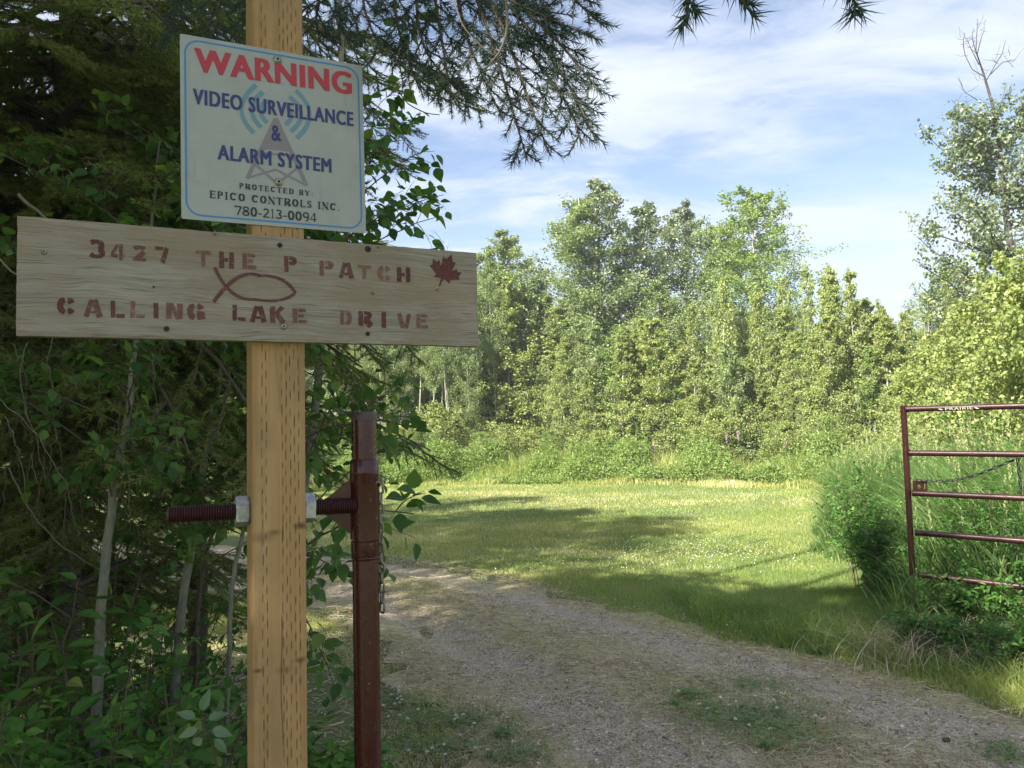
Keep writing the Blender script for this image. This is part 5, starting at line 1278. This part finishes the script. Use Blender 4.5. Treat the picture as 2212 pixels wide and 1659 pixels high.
bare_tree(1215, 575, 29, 9, 'thin leafless dead tree in the dip left of the tallest middle poplar', .7, 2)

# tall balsam poplar with dead top at the right edge
q = g(2165, 17.5); o_ = empty('balsam_poplar', (q[0] + .5, q[1], 0), 'tall open poplar with a bare dead top at the right edge', 'tree')
org = np.array([q[0] + .5, q[1], 0.0]); D0 = 17.5
tp = [(2192, 940, D0), (2192, 700, D0), (2180, 520, D0), (2165, 380, D0), (2148, 240, D0), (2125, 160, D0), (2108, 110, D0), (2112, 40, D0)]
P = np.array([at(*w) for w in tp]); mb = MB(); P[0][2] = 0; tube(mb, P - org, [.11, .095, .08, .06, .04, .022, .012, .005], 10); link('trunk', mb.mesh('trunk', M_darkbark, True), o_)
mb = MB(); r_ = np.random.default_rng(4)
for pts in ([(2125, 165), (2100, 150), (2085, 120), (2080, 95), (2084, 70)], [(2115, 140), (2095, 100), (2090, 85)], [(2108, 115), (2100, 80), (2103, 60)], [(2130, 175), (2150, 140), (2165, 115), (2172, 88)], [(2140, 160), (2165, 135), (2195, 128)], [(2150, 250), (2110, 215), (2085, 200), (2070, 170)],
            [(2145, 230), (2110, 240), (2075, 235), (2055, 215)], [(2110, 120), (2120, 80), (2128, 60)], [(2150, 240), (2165, 215), (2175, 180)]):
    Q = np.array([at(a_, b_, D0 + r_.normal() * .15) for a_, b_ in pts]) - org; tube(mb, Q, np.linspace(.013, .004, len(Q)), 5)
for w in range(46):
    a0 = [(2125, 165), (2090, 110), (2103, 80), (2155, 130), (2190, 129), (2090, 205), (2070, 228), (2112, 70), (2140, 215), (2084, 85)][w % 10]; b0 = at(a0[0] + r_.normal() * 8, a0[1] + r_.normal() * 10, D0) - org; dd_ = nrm(rnd_dir(1, r_)[0] * [1, 1, .6] + np.array([0, 0, .5])) * (.15 + .3 * r_.random()); tube(mb, bend(b0, b0 + dd_, -.03, 4, r_, .012), [.006, .005, .004, .002], 3)
link('dead_top', mb.mesh('dead_top', M_darkbark, True), o_)
wood = MB(); LP = []
limbs = [((2160, 350), (2060, 290)), ((2165, 380), (2010, 300)), ((2155, 300), (2080, 330)), ((2170, 420), (2020, 350)), ((2175, 470), (2050, 420)), ((2180, 520), (2030, 440)), ((2182, 560), (1990, 480)), ((2188, 640), (1980, 510)), ((2190, 680), (1975, 560)), ((2190, 720), (1990, 620)), ((2190, 760), (2030, 680)),
         ((2185, 600), (2100, 500)), ((2160, 330), (2215, 250)), ((2165, 380), (2240, 300)), ((2175, 450), (2290, 380)), ((2180, 520), (2330, 450)), ((2185, 600), (2360, 540)), ((2150, 270), (2075, 250)), ((2165, 400), (2100, 300)), ((2172, 430), (2230, 330)), ((2188, 660), (2080, 600)), ((2150, 300), (2230, 230)), ((2190, 700), (2330, 640)), ((2185, 560), (2100, 440)), ((2180, 500), (2220, 420)), ((2188, 640), (2240, 560)), ((2170, 420), (2110, 380)), ((2182, 570), (2140, 500)), ((2190, 690), (2120, 650)), ((2160, 340), (2130, 290))]
for (a_, b_) in limbs:
    dd = r_.normal() * .9; A0 = at(a_[0], a_[1], D0) - org; B0 = at(b_[0], b_[1], D0 + dd) - org; B = bend(A0, B0, -.12, 7, r_, .04); tube(wood, B, np.linspace(.03, .007, 7), 5)
    for w in range(13):
        f_ = .22 + .78 * r_.random(); c2 = np.array([np.interp(f_, np.linspace(0, 1, 7), B[:, z_]) for z_ in range(3)]); e2 = c2 + nrm(nrm(B0 - A0) * .4 + rnd_dir(1, r_)[0] * .7 + np.array([0, 0, .5])) * (.22 + .28 * r_.random()); tube(wood, np.array([c2, e2]), [.006, .003], 3, cap=False); LP.append((c2, e2))
for w in range(90):
    v_ = r_.random(); c2 = np.array([np.interp(v_, np.linspace(0, 1, 4), P[[4, 3, 2, 1], q_]) for q_ in range(3)]) - org; e2 = c2 + nrm(rnd_dir(1, r_)[0] * [1, 1, .4] + np.array([0, 0, .35])) * (.3 + .5 * r_.random()); tube(wood, np.array([c2, e2]), [.008, .003], 3, cap=False); LP.append((c2, e2))
link('limbs', wood.mesh('limbs', M_darkbark, True), o_)
C = np.array([a for a, b in LP]); E = np.array([b for a, b in LP]); k = 30; n = len(LP)
Q = (C[:, None] + (E - C)[:, None] * (.2 + r_.random((n, k, 1))) + r_.normal(size=(n, k, 3)) * .075).reshape(-1, 3); m_ = len(Q)
V, Fc = place(FARLEAF, Q, nrm(rnd_dir(m_, r_) + np.array([0, 0, -.6])), rnd_dir(m_, r_) + np.array([0, 0, .5]), .10 * (.6 + .6 * r_.random(m_))); lm = MB(); lm.add(V, Fc, np.repeat(np.clip(np.repeat(r_.random(n) ** 3, k) * .5 + .6 * r_.random(m_), 0, 1), 4)); link('crown', lm.mesh('crown', M_greyleaf), o_)

# near leafy tree on the right edge with larger leaves
NEARR = [tree_meshes(300 + k, 4.2, 1.5, .05, 44, 12000, .085, M_youngleaf, M_darkbark, .6, prof=lambda u: 1.05 - .6 * u, trunk_r=.04, clump=.24) for k in range(2)]
for k, (px, d, top, lb) in enumerate(((2230, 9.5, 500, 'nearest leafy willow at the right edge above the gate'), (2120, 11, 600, 'leafy willow behind the gate, left of the nearest one'), (2020, 12.5, 690, 'yellow green willow behind the gate end'), (2260, 12, 560, 'willow behind the nearest one at the right edge'), (1975, 14.5, 740, 'small willow where the lawn meets the tall grass'), (2180, 14, 640, 'willow standing behind the gate between two nearer ones'))):
    qq = g(px, d); H = height_for(px, top + 75, d) * .93; put_tree(NEARR[k % 2], qq[0], qq[1], H / 4.2, k * 1.3, 'willow_tree', lb, 'tree', 'willows behind the gate')

# ------------------------------------------------------------------ grass
def blades(P, h, w, lean, r_, tint, segs=1, dirs=None):
    n = len(P); an_ = r_.random(n) * 2 * PI; side = np.stack([np.cos(an_), np.sin(an_), 0 * an_], -1); la = r_.random(n) * 2 * PI
    Ld = np.stack([np.cos(la), np.sin(la), 0 * la], -1) if dirs is None else dirs; lean = np.broadcast_to(lean, (n,)) * (.3 + r_.random(n)); h = np.broadcast_to(h, (n,)); w = np.broadcast_to(w, (n,))
    vs_, k = [], 0
    for s_ in range(segs):
        f_ = s_ / segs; c_ = P + np.array([0, 0, 1.0]) * (h * f_ * (1 - .25 * lean * f_))[:, None] + Ld * (h * lean * f_ * f_)[:, None]; ww = (w * (1 - .45 * f_) / 2)[:, None]
        vs_ += [c_ - side * ww, c_ + side * ww]
    tipz = P + np.array([0, 0, 1.0]) * (h * (1 - .35 * np.minimum(lean, 1.5)))[:, None] + Ld * (h * lean)[:, None]; vs_.append(tipz)
    V = np.stack(vs_, 1); m_ = V.shape[1]; b = (np.arange(n) * m_)[:, None]; Fc = []
    for s_ in range(segs - 1): Fc += [b + [2 * s_, 2 * s_ + 1, 2 * s_ + 3], b + [2 * s_, 2 * s_ + 3, 2 * s_ + 2]]
    Fc.append(b + [2 * segs - 2, 2 * segs - 1, 2 * segs]); Fc = np.concatenate(Fc, 0)
    return V.reshape(-1, 3), Fc, np.repeat(tint, m_)
def pts_in(n, x0, x1, y0, y1, r_):
    x = x0 + (x1 - x0) * r_.random(n); y = y0 + (y1 - y0) * r_.random(n); return x, y
r_ = np.random.default_rng(31)
def in_view(x, y, m=.12): return np.abs(x / np.maximum(y, .1)) < .6745 + m
lawn = MB()
for (n, y0, y1, hh, ww) in ((330000, 4.0, 8.5, .055, .0045), (330000, 8.5, 14, .05, .008), (260000, 14, 26, .055, .016)):
    x, y = pts_in(n, -.85 * y1, .85 * y1, y0, y1, r_); u = road_uv(x, y)
    keep = in_view(x, y) & ((u < -.0) | (u > 1.0) | ((r_.random(len(x)) < .12) & (u > .9))) & (y < edge_y(x) + .3) & (x > -7)
    keep &= ~((x < -.5) & (y < 6))
    x, y, u = x[keep], y[keep], u[keep]
    dry = vnoise(x * .45, y, 1.9, 11) * .45 + vnoise(x, y, .5, 12) * .3 + vnoise(x * .5, y, .9, 13) * .25; near = np.clip(1 - np.abs(np.where(u > 1, u - 1, -u)) / .08, 0, 1)
    tn = np.clip(.33 + .5 * (dry - .42) * 2.6 + .35 * r_.random(len(x)) ** 2.5 + .3 * near * r_.random(len(x)), 0, 1)
    tall = 1 + .8 * sstep(1.8, 3.2, x - .08 * (y - 4)) * (y < 7.5); h = hh * (.5 + .8 * r_.random(len(x))) * tall * (1 - .35 * near)
    V, Fc, T = blades(np.stack([x, y, ground_z(x, y) - .004], -1), h, ww * (.7 + .6 * r_.random(len(x))), .55, r_, tn); lawn.add(V, Fc, T)
tag(link('lawn_grass', lawn.mesh('lawn_grass', M_grass)), 'mown lawn of short green grass reaching to the treeline', 'grass', kind='stuff')

# tall grass bank round the gate
tg = MB(); x, y = pts_in(120000, 2.2, 8.5, 4.6, 11.5, r_); d_ = x - (2.55 + .28 * (y - 4.5)); d_ = d_ + .7 * (vnoise(x, y, .8, 15) - .5) + .4 * (vnoise(x, y, .25, 17) - .5); keep = (d_ > 0) & in_view(x, y) & (r_.random(len(x)) < .25 + 1.3 * sstep(.35, .7, vnoise(x, y, .7, 44)) + (y > 8)); x, y, d_ = x[keep], y[keep], d_[keep]
grow = sstep(0, .7, d_) * sstep(4.7, 5.9, y); h = (.14 + 1.0 * grow * (.6 + .6 * vnoise(x, y, .6, 16))) * (.6 + .6 * r_.random(len(x))); la = np.stack([-.7 + .0 * x, -.25 + 0 * x, 0 * x], -1) + rnd_dir(len(x), r_) * .9; la[:, 2] = 0; la = nrm(la)
h = h * np.where(y < 6.15 - .09 * (x - 3.1), .38, 1); tn = np.clip(.1 + .6 * r_.random(len(x)) ** 1.5 + .35 * (r_.random(len(x)) > .93), 0, 1); V, Fc, T = blades(np.stack([x, y, ground_z(x, y) - .01], -1), h, .0085 + .006 * r_.random(len(x)), .6, r_, tn, 4, la); tg.add(V, Fc, T)
hk = np.where((h > .75) & (r_.random(len(h)) < .25))[0][:900]
HB = np.stack([x, y, ground_z(x, y)], -1)[hk]; HH = h[hk] * 1.08; LD = la[hk]; top = HB + np.array([0, 0, 1.]) * HH[:, None] + LD * (.12 * HH)[:, None]
V, Fc, T = blades(HB, HH, .003, .12, r_, .5 + .3 * r_.random(len(hk)), 3, LD); tg.add(V, Fc, T)
for q_ in range(12):
    pp = top - np.array([0, 0, .012]) * q_ + r_.normal(size=top.shape) * .003; V, Fc = place(FARNARROW, pp, nrm(rnd_dir(len(pp), r_) * .7 + np.array([0, 0, 1.2])), rnd_dir(len(pp), r_), .028); tg.add(V, Fc, np.repeat(.85 + .12 * r_.random(len(pp)), 4))
tag(link('tall_grass', tg.mesh('tall_grass', M_tallgrass)), 'tall uncut grass growing up round the open tube gate', 'grass', kind='stuff')
# ragged longer grass along the right of the driveway
tg = MB(); x, y = pts_in(60000, 1.2, 6, 3.3, 8, r_); u = road_uv(x, y); keep = (u > 1.01) & (u < 1.45) & in_view(x, y) & (x > 1.5); x, y, u = x[keep], y[keep], u[keep]
h = .10 * (.5 + r_.random(len(x))) * (1 + .9 * vnoise(x, y, .4, 18)) * sstep(1.0, 1.12, u) + .02; tn = np.clip(.05 + .5 * vnoise(x, y, .35, 19) + .4 * r_.random(len(x)) ** 2, 0, 1); V, Fc, T = blades(np.stack([x, y, ground_z(x, y) - .004], -1), h, .005, .8, r_, tn, 3); tg.add(V, Fc, T)
tag(link('verge_grass', tg.mesh('verge_grass', M_grass)), 'ragged fresh green grass between driveway edge and the gate', 'grass', kind='stuff')

# weeds at the far lawn edge: grasses and fireweed leaves
tg = MB(); n = 90000; x = -16 + 32 * r_.random(n); y = edge_y(x) + r_.random(n) ** 1.2 * 2.6 - .15; y += 1.1 * (vnoise(x, y * 0, 1.1, 23) - .5) + .4 * (vnoise(x, y * 0, .35, 28) - .5); z = ground_z(x, y); dep = sstep(0, 1.6, y - edge_y(x))
h = (.22 + .68 * dep) * (.4 + .7 * r_.random(n)) * (.25 + .9 * vnoise(x, y, .8, 24) + .5 * vnoise(x, y, .3, 27)); tn = np.clip(.42 + .5 * (vnoise(x, y, 1.6, 25)) - .15 * dep + .3 * r_.random(n) ** 2, 0, 1)
V, Fc, T = blades(np.stack([x, y, z], -1), h, .018, .45, r_, tn, 2); tg.add(V, Fc, T)
tag(link('meadow_grass', tg.mesh('meadow_grass', M_grass)), 'uncut yellow green grass along the far edge of the lawn', 'grass', kind='stuff')
tg = MB(); n = 150000; x = -16 + 32 * r_.random(n); y = edge_y(x) + .1 + r_.random(n) * 2.6; cl = sstep(.3, .75, vnoise(x, y, .9, 26)); hh = (.3 + 1.1 * cl) * sstep(-.4, .9, y - edge_y(x)); z = ground_z(x, y) + hh * r_.random(n) ** .6
V, Fc = place(FARNARROW, np.stack([x, y, z], -1), nrm(rnd_dir(n, r_) + np.array([0, 0, .2])), nrm(rnd_dir(n, r_) + np.array([0, 0, 1])), .10 * (.6 + .7 * r_.random(n))); tg.add(V, Fc, np.repeat(np.clip(.15 + .6 * r_.random(n), 0, 1), 4))
tag(link('meadow_weeds', tg.mesh('meadow_weeds', M_birchleaf)), 'band of leafy green weeds in front of the treeline', 'weeds', kind='stuff')
# fireweed spikes
fm = MB(); rr = np.random.default_rng(3); n = 26; P = np.stack([rr.normal(size=n) * .02, rr.normal(size=n) * .02, 1.15 + .25 * rr.random(n)], -1); V, Fc = place((FARLEAF[0], FARLEAF[1]), P, rnd_dir(n, rr), rnd_dir(n, rr), .05); fm.add(V, Fc); FW_F = fm.mesh('flower_spike', M_pink)
fm = MB(); tube(fm, np.array([[0, 0, 0], [.02, 0, .7], [0, 0, 1.35]]), [.008, .006, .003], 5, mi=0); n = 60; P = np.stack([np.interp(np.linspace(.1, 1.1, n), [0, .7, 1.35], [0, .02, 0]), np.zeros(n), np.linspace(.1, 1.15, n)], -1); V, Fc = place(FARNARROW, P, nrm(rnd_dir(n, rr) * [1, 1, .3]), np.tile([0, 0, 1.0], (n, 1)), .13); fm.add(V, Fc, .5); FW_S = fm.mesh('leafy_stem', M_birchleaf)
for k, (px, d, zt_) in enumerate(((905, 25, .0), (895, 24.5, 0), (1410, 22, .1), (1565, 21.5, .35), (1590, 21.3, .45), (1512, 22, .2), (1690, 20.8, .2))):
    qq = g(px, edge_d(px) + 1.1); o_ = empty('fireweed', (qq[0], qq[1], 0), 'pink flowered fireweed spike in the weeds before the treeline', 'flower', 'fireweed plants in front of the treeline'); s_ = .8 + zt_ * .8; o_.scale = (s_ * .45, s_ * .45, s_ * .92); link('leafy_stem', FW_S, o_); link('flower_spike', FW_F, o_)

# shrubs round the gate
for k, (px, d, h, sp, lb, nst) in enumerate(((1850, 7.4, 1.0, .45, 'dark rose bush at the left end of the tall grass by the gate', 26), (1905, 6.9, .75, .4, 'rose bush under the free end of the tube gate', 24), (1880, 8.6, 1.15, .6, 'bush behind the dark rose bush beside the lawn', 22), (2060, 6.9, 1.0, .5, 'green bush seen through the middle of the gate', 24), (2160, 6.4, 1.05, .5, 'green bush seen through the right of the gate', 24),
                                       (2000, 5.3, .26, .3, 'low yellowish bramble below the bottom rail of the gate', 16), (2170, 4.9, .26, .35, 'low green plant at the right edge below the gate', 16), (2080, 5.9, .42, .35, 'small rose bush right under the bottom rail', 16), (2120, 8.2, 1.5, .6, 'tall bush behind the gate with pale green leaves', 22), (1990, 8.8, 1.25, .6, 'bush behind the free end of the gate', 22))):
    shrub('rose_bush', g(px, d), h, sp, nst, .042, lb, 400 + k, 28, True, group='bushes round the gate', nl=8)

# dry grass heap below the gate
tg = MB(); n = 800; c_ = g(1985, 5.3); x = c_[0] + r_.normal(size=n) * .32; y = c_[1] + r_.normal(size=n) * .22; V, Fc, T = blades(np.stack([x, y, ground_z(x, y) + .01], -1), .3 * (.4 + .8 * r_.random(n)), .0045, 1.3, r_, .2 + .8 * r_.random(n), 4); tg.add(V, Fc, T)
tag(link('dry_grass', tg.mesh('dry_grass', M_straw)), 'clump of dead straw coloured grass under the gate', 'grass', kind='stuff')

# ------------------------------------------------------------------ driveway litter: pebbles, straw, weeds
OCT = (np.array([(1, 0, 0), (-1, 0, 0), (0, .8, 0), (0, -.8, 0), (0, 0, .55), (0, 0, -.55)]), np.array([[0, 2, 4], [2, 1, 4], [1, 3, 4], [3, 0, 4], [2, 0, 5], [1, 2, 5], [3, 1, 5], [0, 3, 5]]))
x, y = pts_in(190000, -3, 5, 3.0, 11, r_); u = road_uv(x, y); rut = .3 + np.exp(-((u - .24) / .13) ** 2) + np.exp(-((u - .8) / .14) ** 2); keep = (u > -.02) & (u < 1.02) & in_view(x, y) & (r_.random(len(x)) < rut) & (r_.random(len(x)) < (4.2 / y) ** 1.2); x, y = x[keep], y[keep]; n = len(x)
s_ = .0025 + .006 * r_.random(n) ** 3 + .008 * r_.random(n) ** 12; V, Fc = place(OCT, np.stack([x, y, surf_z(x, y) + s_ * .2], -1), nrm(rnd_dir(n, r_) * [1, 1, .2]), nrm(rnd_dir(n, r_) * .5 + np.array([0, 0, 1])), s_)
mb = MB(); mb.add(V, Fc, np.repeat(np.clip(r_.random(n), 0, 1), 6)); tag(link('gravel', mb.mesh('gravel', M_pebble)), 'loose grey and tan gravel on the driveway', 'gravel', kind='stuff'); print('pebbles', n)
n = 90000; x, y = pts_in(n, -2.5, 5, 3.0, 10, r_); u = road_uv(x, y); hayf = .25 + .75 * np.exp(-((u - .5) / .16) ** 2) + .4 * np.exp(-((u - .03) / .07) ** 2) + .5 * np.exp(-((u - 1) / .07) ** 2) + .09; keep = (u > -.5) & (u < 1.12) & in_view(x, y) & (r_.random(n) < hayf * (.5 + vnoise(x, y, .5, 30)) + .12 * (u < 0)); x, y = x[keep], y[keep]; n = len(x)
L = .025 + .11 * r_.random(n) ** 2.5; an_ = r_.random(n) * 2 * PI; D = np.stack([np.cos(an_), np.sin(an_), .12 * r_.normal(size=n)], -1); sd = np.stack([-np.sin(an_), np.cos(an_), .6 * r_.normal(size=n)], -1) * .0019
P = np.stack([x, y, surf_z(x, y) + .006 + .006 * r_.random(n)], -1); V = np.stack([P - D * L[:, None] / 2 - sd, P - D * L[:, None] / 2 + sd, P + D * L[:, None] / 2 + sd, P + D * L[:, None] / 2 - sd], 1).reshape(-1, 3)
mb = MB(); mb.add(V, np.arange(4 * n).reshape(-1, 4), np.repeat(r_.random(n) * .9, 4)); tag(link('straw', mb.mesh('straw', M_straw)), 'scattered dry grass clippings lying on the driveway', 'straw', kind='stuff')
# short tufts on the crown and the left verge
mb = MB(); n = 200000; x, y = pts_in(n, -2.5, 5, 3.0, 9, r_); u = road_uv(x, y); pn = vnoise(x, y, .33, 33) * .6 + vnoise(x, y, .12, 34) * .4
cen = np.exp(-((u - .53) / .19) ** 2) * sstep(.38, .62, pn) * .75 + .09 + (np.abs(u - .0) < .14) * (pn > .42) * .6 + (u < -.05) * .8; keep = (u > -.7) & (u < 1.0) & in_view(x, y) & (r_.random(n) < cen) & ~((x < -.75) & (y < 5)); x, y, u, pn = x[keep], y[keep], u[keep], pn[keep]; n = len(x)
h = .012 + .04 * r_.random(n) * np.where(u < 0, 1.4, .8) * (pn * 1.6); tn = np.clip(.5 + .8 * (1 - pn) * .6 + .4 * r_.random(n) - .45 * (pn > .72), 0, 1); V, Fc, T = blades(np.stack([x, y, surf_z(x, y) - .002], -1), h, .0028, 1.0, r_, tn, 2); mb.add(V, Fc, T)
tag(link('sparse_grass', mb.mesh('sparse_grass', M_grass)), 'thin half dry grass on the crown of the driveway and its left verge', 'grass', kind='stuff')

# clover
def flowerhead(mb, P, s_, r_):
    n = 26; D = rnd_dir(n, r_); D[:, 2] = np.abs(D[:, 2]) * .9 - .1; V, Fc = place((np.array([(0, 0, 0), (.6, .22, 0), (.6, -.22, 0), (1, 0, 0)]), np.array([[0, 1, 3], [0, 3, 2]])), np.tile(P, (n, 1)), D, rnd_dir(n, r_), s_); mb.add(V, Fc)
CLH = []
for k in range(3):
    mb = MB(); flowerhead(mb, np.zeros(3), .011, np.random.default_rng(k)); CLH.append(mb.mesh('flower_head', M_white))
TRI = (np.array([(0, 0, 0), (.5, .42, .05), (1, 0, 0), (.5, -.42, .05)]), np.array([[0, 1, 2], [0, 2, 3]]))
def clover(px, py, nf, spread, label, nleaf=260, seed=0, grp='clover plants by the driveway', big=False):
    r_ = np.random.default_rng(seed + 900); c_ = on_ground(px, py)[:2]; org = np.array([c_[0], c_[1], float(surf_z(np.array([c_[0]]), np.array([c_[1]]))[0])]); root = empty('clover_plant', org, label, 'plant', grp)
    n = nleaf; xy = r_.normal(size=(n, 2)) * spread; z = .015 + .035 * r_.random(n); P = np.stack([xy[:, 0], xy[:, 1] * .8, z], -1); mb = MB()
    for w in range(3):
        a_ = w * 2.094 + r_.random(n); V, Fc = place(TRI, P, np.stack([np.cos(a_), np.sin(a_), .2 * r_.normal(size=n)], -1), np.tile([0, 0, 1.0], (n, 1)) + .3 * rnd_dir(n, r_), .011 + .006 * r_.random(n)); mb.add(V, Fc, np.repeat(r_.random(n) * .8, 4))
    V, Fc, T = blades(P - np.array([0, 0, 1]) * z[:, None], z, .0012, .1, r_, .3 + 0 * z); mb.add(V, Fc, T)
    tag(link('leaves', mb.mesh('leaves', M_tallgrass), root), kind='stuff')
    for k in range(nf):
        q = np.array([r_.normal() * spread, r_.normal() * spread * .8, .05 + .04 * r_.random()]); h_ = link('flower_head', CLH[k % 3], root, loc=q); h_.scale = (1, 1, 1)
        mb = MB(); tube(mb, np.array([[0, 0, 0], [0, 0, -q[2]]]), [.0008, .001], 4); link('stalk', mb.mesh('stalk', M_shrubleaf), h_)
for k, (px, py, nf, sp, lb) in enumerate(((870, 1520, 12, .10, 'white clover right beside the foot of the maroon pipe'), (905, 1560, 8, .12, 'white clover patch a little nearer than the one by the pipe'), (1020, 1560, 6, .12, 'sparse clover at the left verge, farther right'), (960, 1620, 9, .14, 'clover patch at the bottom edge right of the pipe'), (1120, 1640, 2, .10, 'small green clover tuft at the bottom edge in the gravel'), (1090, 1595, 1, .04, 'tiny round clover tuft alone on the left track'),
                                          (1600, 1590, 7, .16, 'biggest clover patch on the crown of the driveway'), (1680, 1560, 5, .16, 'clover right of the biggest patch on the driveway crown'), (1530, 1560, 3, .12, 'clover left of the biggest patch on the driveway crown'), (1700, 1620, 5, .16, 'clover in front of the biggest patch near the bottom edge'), (1490, 1520, 0, .05, 'small leafy tuft left of the clover on the crown'), (1640, 1490, 2, .14, 'thin weeds behind the biggest clover patch'), (2170, 1640, 1, .10, 'clover in the bottom right corner'))):
    clover(px, py, nf, sp, lb, int(1500 * sp) + 40, k)
# clover flowers all over the lawn (far too many to count)
mb = MB(); n = 22000; x, y = pts_in(n, -5, 9, 6, 19, r_); u = road_uv(x, y); dens = sstep(.5, .75, vnoise(x, y, 1.1, 41)) * .45 + np.exp(-((x - 1.6) / 1.6) ** 2 - ((y - 9.7) / .9) ** 2) * .9 + .03; keep = (u > 1.03) & in_view(x, y) & (r_.random(n) < dens) & (y < edge_y(x)) & (x < 1.9 + .42 * y - 1.0); x, y = x[keep], y[keep]; n = len(x); print('clover', n)
V, Fc = place(OCT, np.stack([x, y, ground_z(x, y) + .045 + .03 * r_.random(n)], -1), rnd_dir(n, r_), rnd_dir(n, r_), .0055 + .004 * r_.random(n)); mb.add(V, Fc)
tag(link('clover_flowers', mb.mesh('clover_flowers', M_white)), 'white clover flowers speckling the lawn', 'flowers', kind='stuff')
# broad leaved plants at the right edge of the driveway
for k, (px, py, lb) in enumerate(((1640, 1375, 'plantain rosette on the right driveway edge, the farthest one'), (1700, 1395, 'plantain rosette on the right driveway edge, second from the farthest'), (1765, 1410, 'largest plantain rosette on the right driveway edge'), (1600, 1350, 'plantain rosette half in the lawn grass above the driveway edge'), (1655, 1640, 'plantain rosette among the clover on the driveway crown'), (1460, 1540, 'plantain rosette on the driveway crown left of the clover'))):
    c_ = on_ground(px, py)[:2]; org = np.array([c_[0], c_[1], float(surf_z(np.array([c_[0]]), np.array([c_[1]]))[0])]); root = empty('plantain', org, lb, 'plant', 'plantain rosettes'); ml = leaf_objs('oval', OVAL, M_shrubleaf); rr = random.Random(k)
    for w in range(11 if k < 5 else 7):
        a_ = w * 2.4; el = rr.uniform(.2, .9); X = nrm(np.array([math.cos(a_), math.sin(a_), el])); Z0 = np.array([0, 0, 1.0]); Y = nrm(np.cross(Z0, X)); Z = np.cross(X, Y); s_ = rr.uniform(.05, .09) if k != 2 else rr.uniform(.07, .11)
        if k > 3: s_ *= .6
        link('leaf', ml[rr.randrange(2, 6)], root, Matrix(((X[0] * s_, Y[0] * s_, Z[0] * s_, 0), (X[1] * s_, Y[1] * s_, Z[1] * s_, 0), (X[2] * s_, Y[2] * s_, Z[2] * s_, .004), (0, 0, 0, 1))))
# pine cone on the gravel, bottom right
mb = MB(); c_ = on_ground(2045, 1610); 
for k in range(40):
    t_ = k / 40; a_ = k * 2.4; rd = .011 * math.sin(PI * (t_ * .85 + .12)); P = np.array([[-.018 + .036 * t_, rd * .5 * math.cos(a_), .01 + rd * .5 * math.sin(a_)]]); D = nrm(np.array([[-.2, math.cos(a_), math.sin(a_)]])); V, Fc = place((np.array([(0, .3, 0), (0, -.3, 0), (1, 0, .1), (.5, 0, .3)]), np.array([[0, 1, 2], [0, 2, 3], [1, 3, 2]])), P, D, np.array([[1.0, 0, 0]]), .011); mb.add(V, Fc)
pcn = link('spruce_cone', mb.mesh('spruce_cone', plain('cone_brown', (.06, .035, .02), .8), False), loc=(c_[0], c_[1], float(surf_z(np.array([c_[0]]), np.array([c_[1]]))[0]) + .002)); tag(pcn, 'small dark brown cone lying on the gravel near the bottom right corner', 'cone')

# ------------------------------------------------------------------ trees beside and behind the viewer that shade the foreground
SHADE = [(-5.6, -2.6, 9.3, 0), (-4.2, -1.0, 8.0, 0), (-3.4, -4.4, 9.5, 0), (-2.0, -3.2, 9.3, 0), (-4.9, .6, 8.2, 0),
         (-8.4, 6.5, 11, 1), (-10.5, 9, 12.5, 1), (-7.9, 8.3, 9.5, 1), (-10, 3, 12, 1), (-12.5, 7, 13, 1), (-7.5, .6, 9.8, 1), (-9.5, 1.5, 13.5, 1), (-8.6, 3.6, 13, 1), (-11, 4.5, 14, 1), (-12.5, 2.5, 15, 1), (-6.3, -1.4, 11, 0), (-6.6, 5.2, 7.5, 1)]
THIN = tree_meshes(290, 10, 2.1, .25, 30, 4200, .10, M_farleaf, M_farbark, .8, prof=colprof)
for k, (x, y, H, thin) in enumerate(SHADE):
    put_tree(THIN if thin else ASPEN[k % 4], x, y, H / 10, k, 'aspen_tree', 'tall aspen of the roadside row shading the driveway', 'tree', 'aspens that shade the driveway', 1.0).scale = (H / 10 * 1.3, H / 10 * 1.3, H / 10)
# left wood beside the lawn
for k, (x, y, H) in enumerate(((-9.5, 12, 8), (-12, 14.5, 9), (-14.5, 17, 10), (-10.5, 19, 8), (-15, 12, 9), (-8.2, 9.0, 5), (-13, 22, 10), (-16, 20, 10))):
    put_tree((ASPEN + BALSAM)[k % 6], x, y, H / 10.5, k * 1.7, 'aspen_tree', 'aspen of the wood left of the lawn, seen through the near leaves', 'tree', 'aspens left of the lawn')
# ------------------------------------------------------------------ thin haze volume, added to lift the shadows of the far trees
mb = MB(); box(mb, (0, 20, 9.0), np.array([1., 0, 0]), np.array([0, 1., 0]), EZ, 160, 150, 22)
me = mb.mesh('haze', bpy.data.materials.new('haze_lift')); m = me.materials[0]; m.use_nodes = True; t = m.node_tree; t.nodes.clear()
vp = N(t, 'ShaderNodeVolumePrincipled'); vp.inputs['Density'].default_value = HAZE; vp.inputs['Color'].default_value = (.93, .96, 1, 1); vp.inputs['Anisotropy'].default_value = .2
oo = N(t, 'ShaderNodeOutputMaterial'); t.links.new(vp.outputs[0], oo.inputs['Volume'])
tag(link('haze', me), 'thin pale haze volume added to lighten the far trees', 'haze', kind='stuff')
print('objects', len(bpy.data.objects), 'tris', sum(len(m.polygons) for m in bpy.data.meshes))
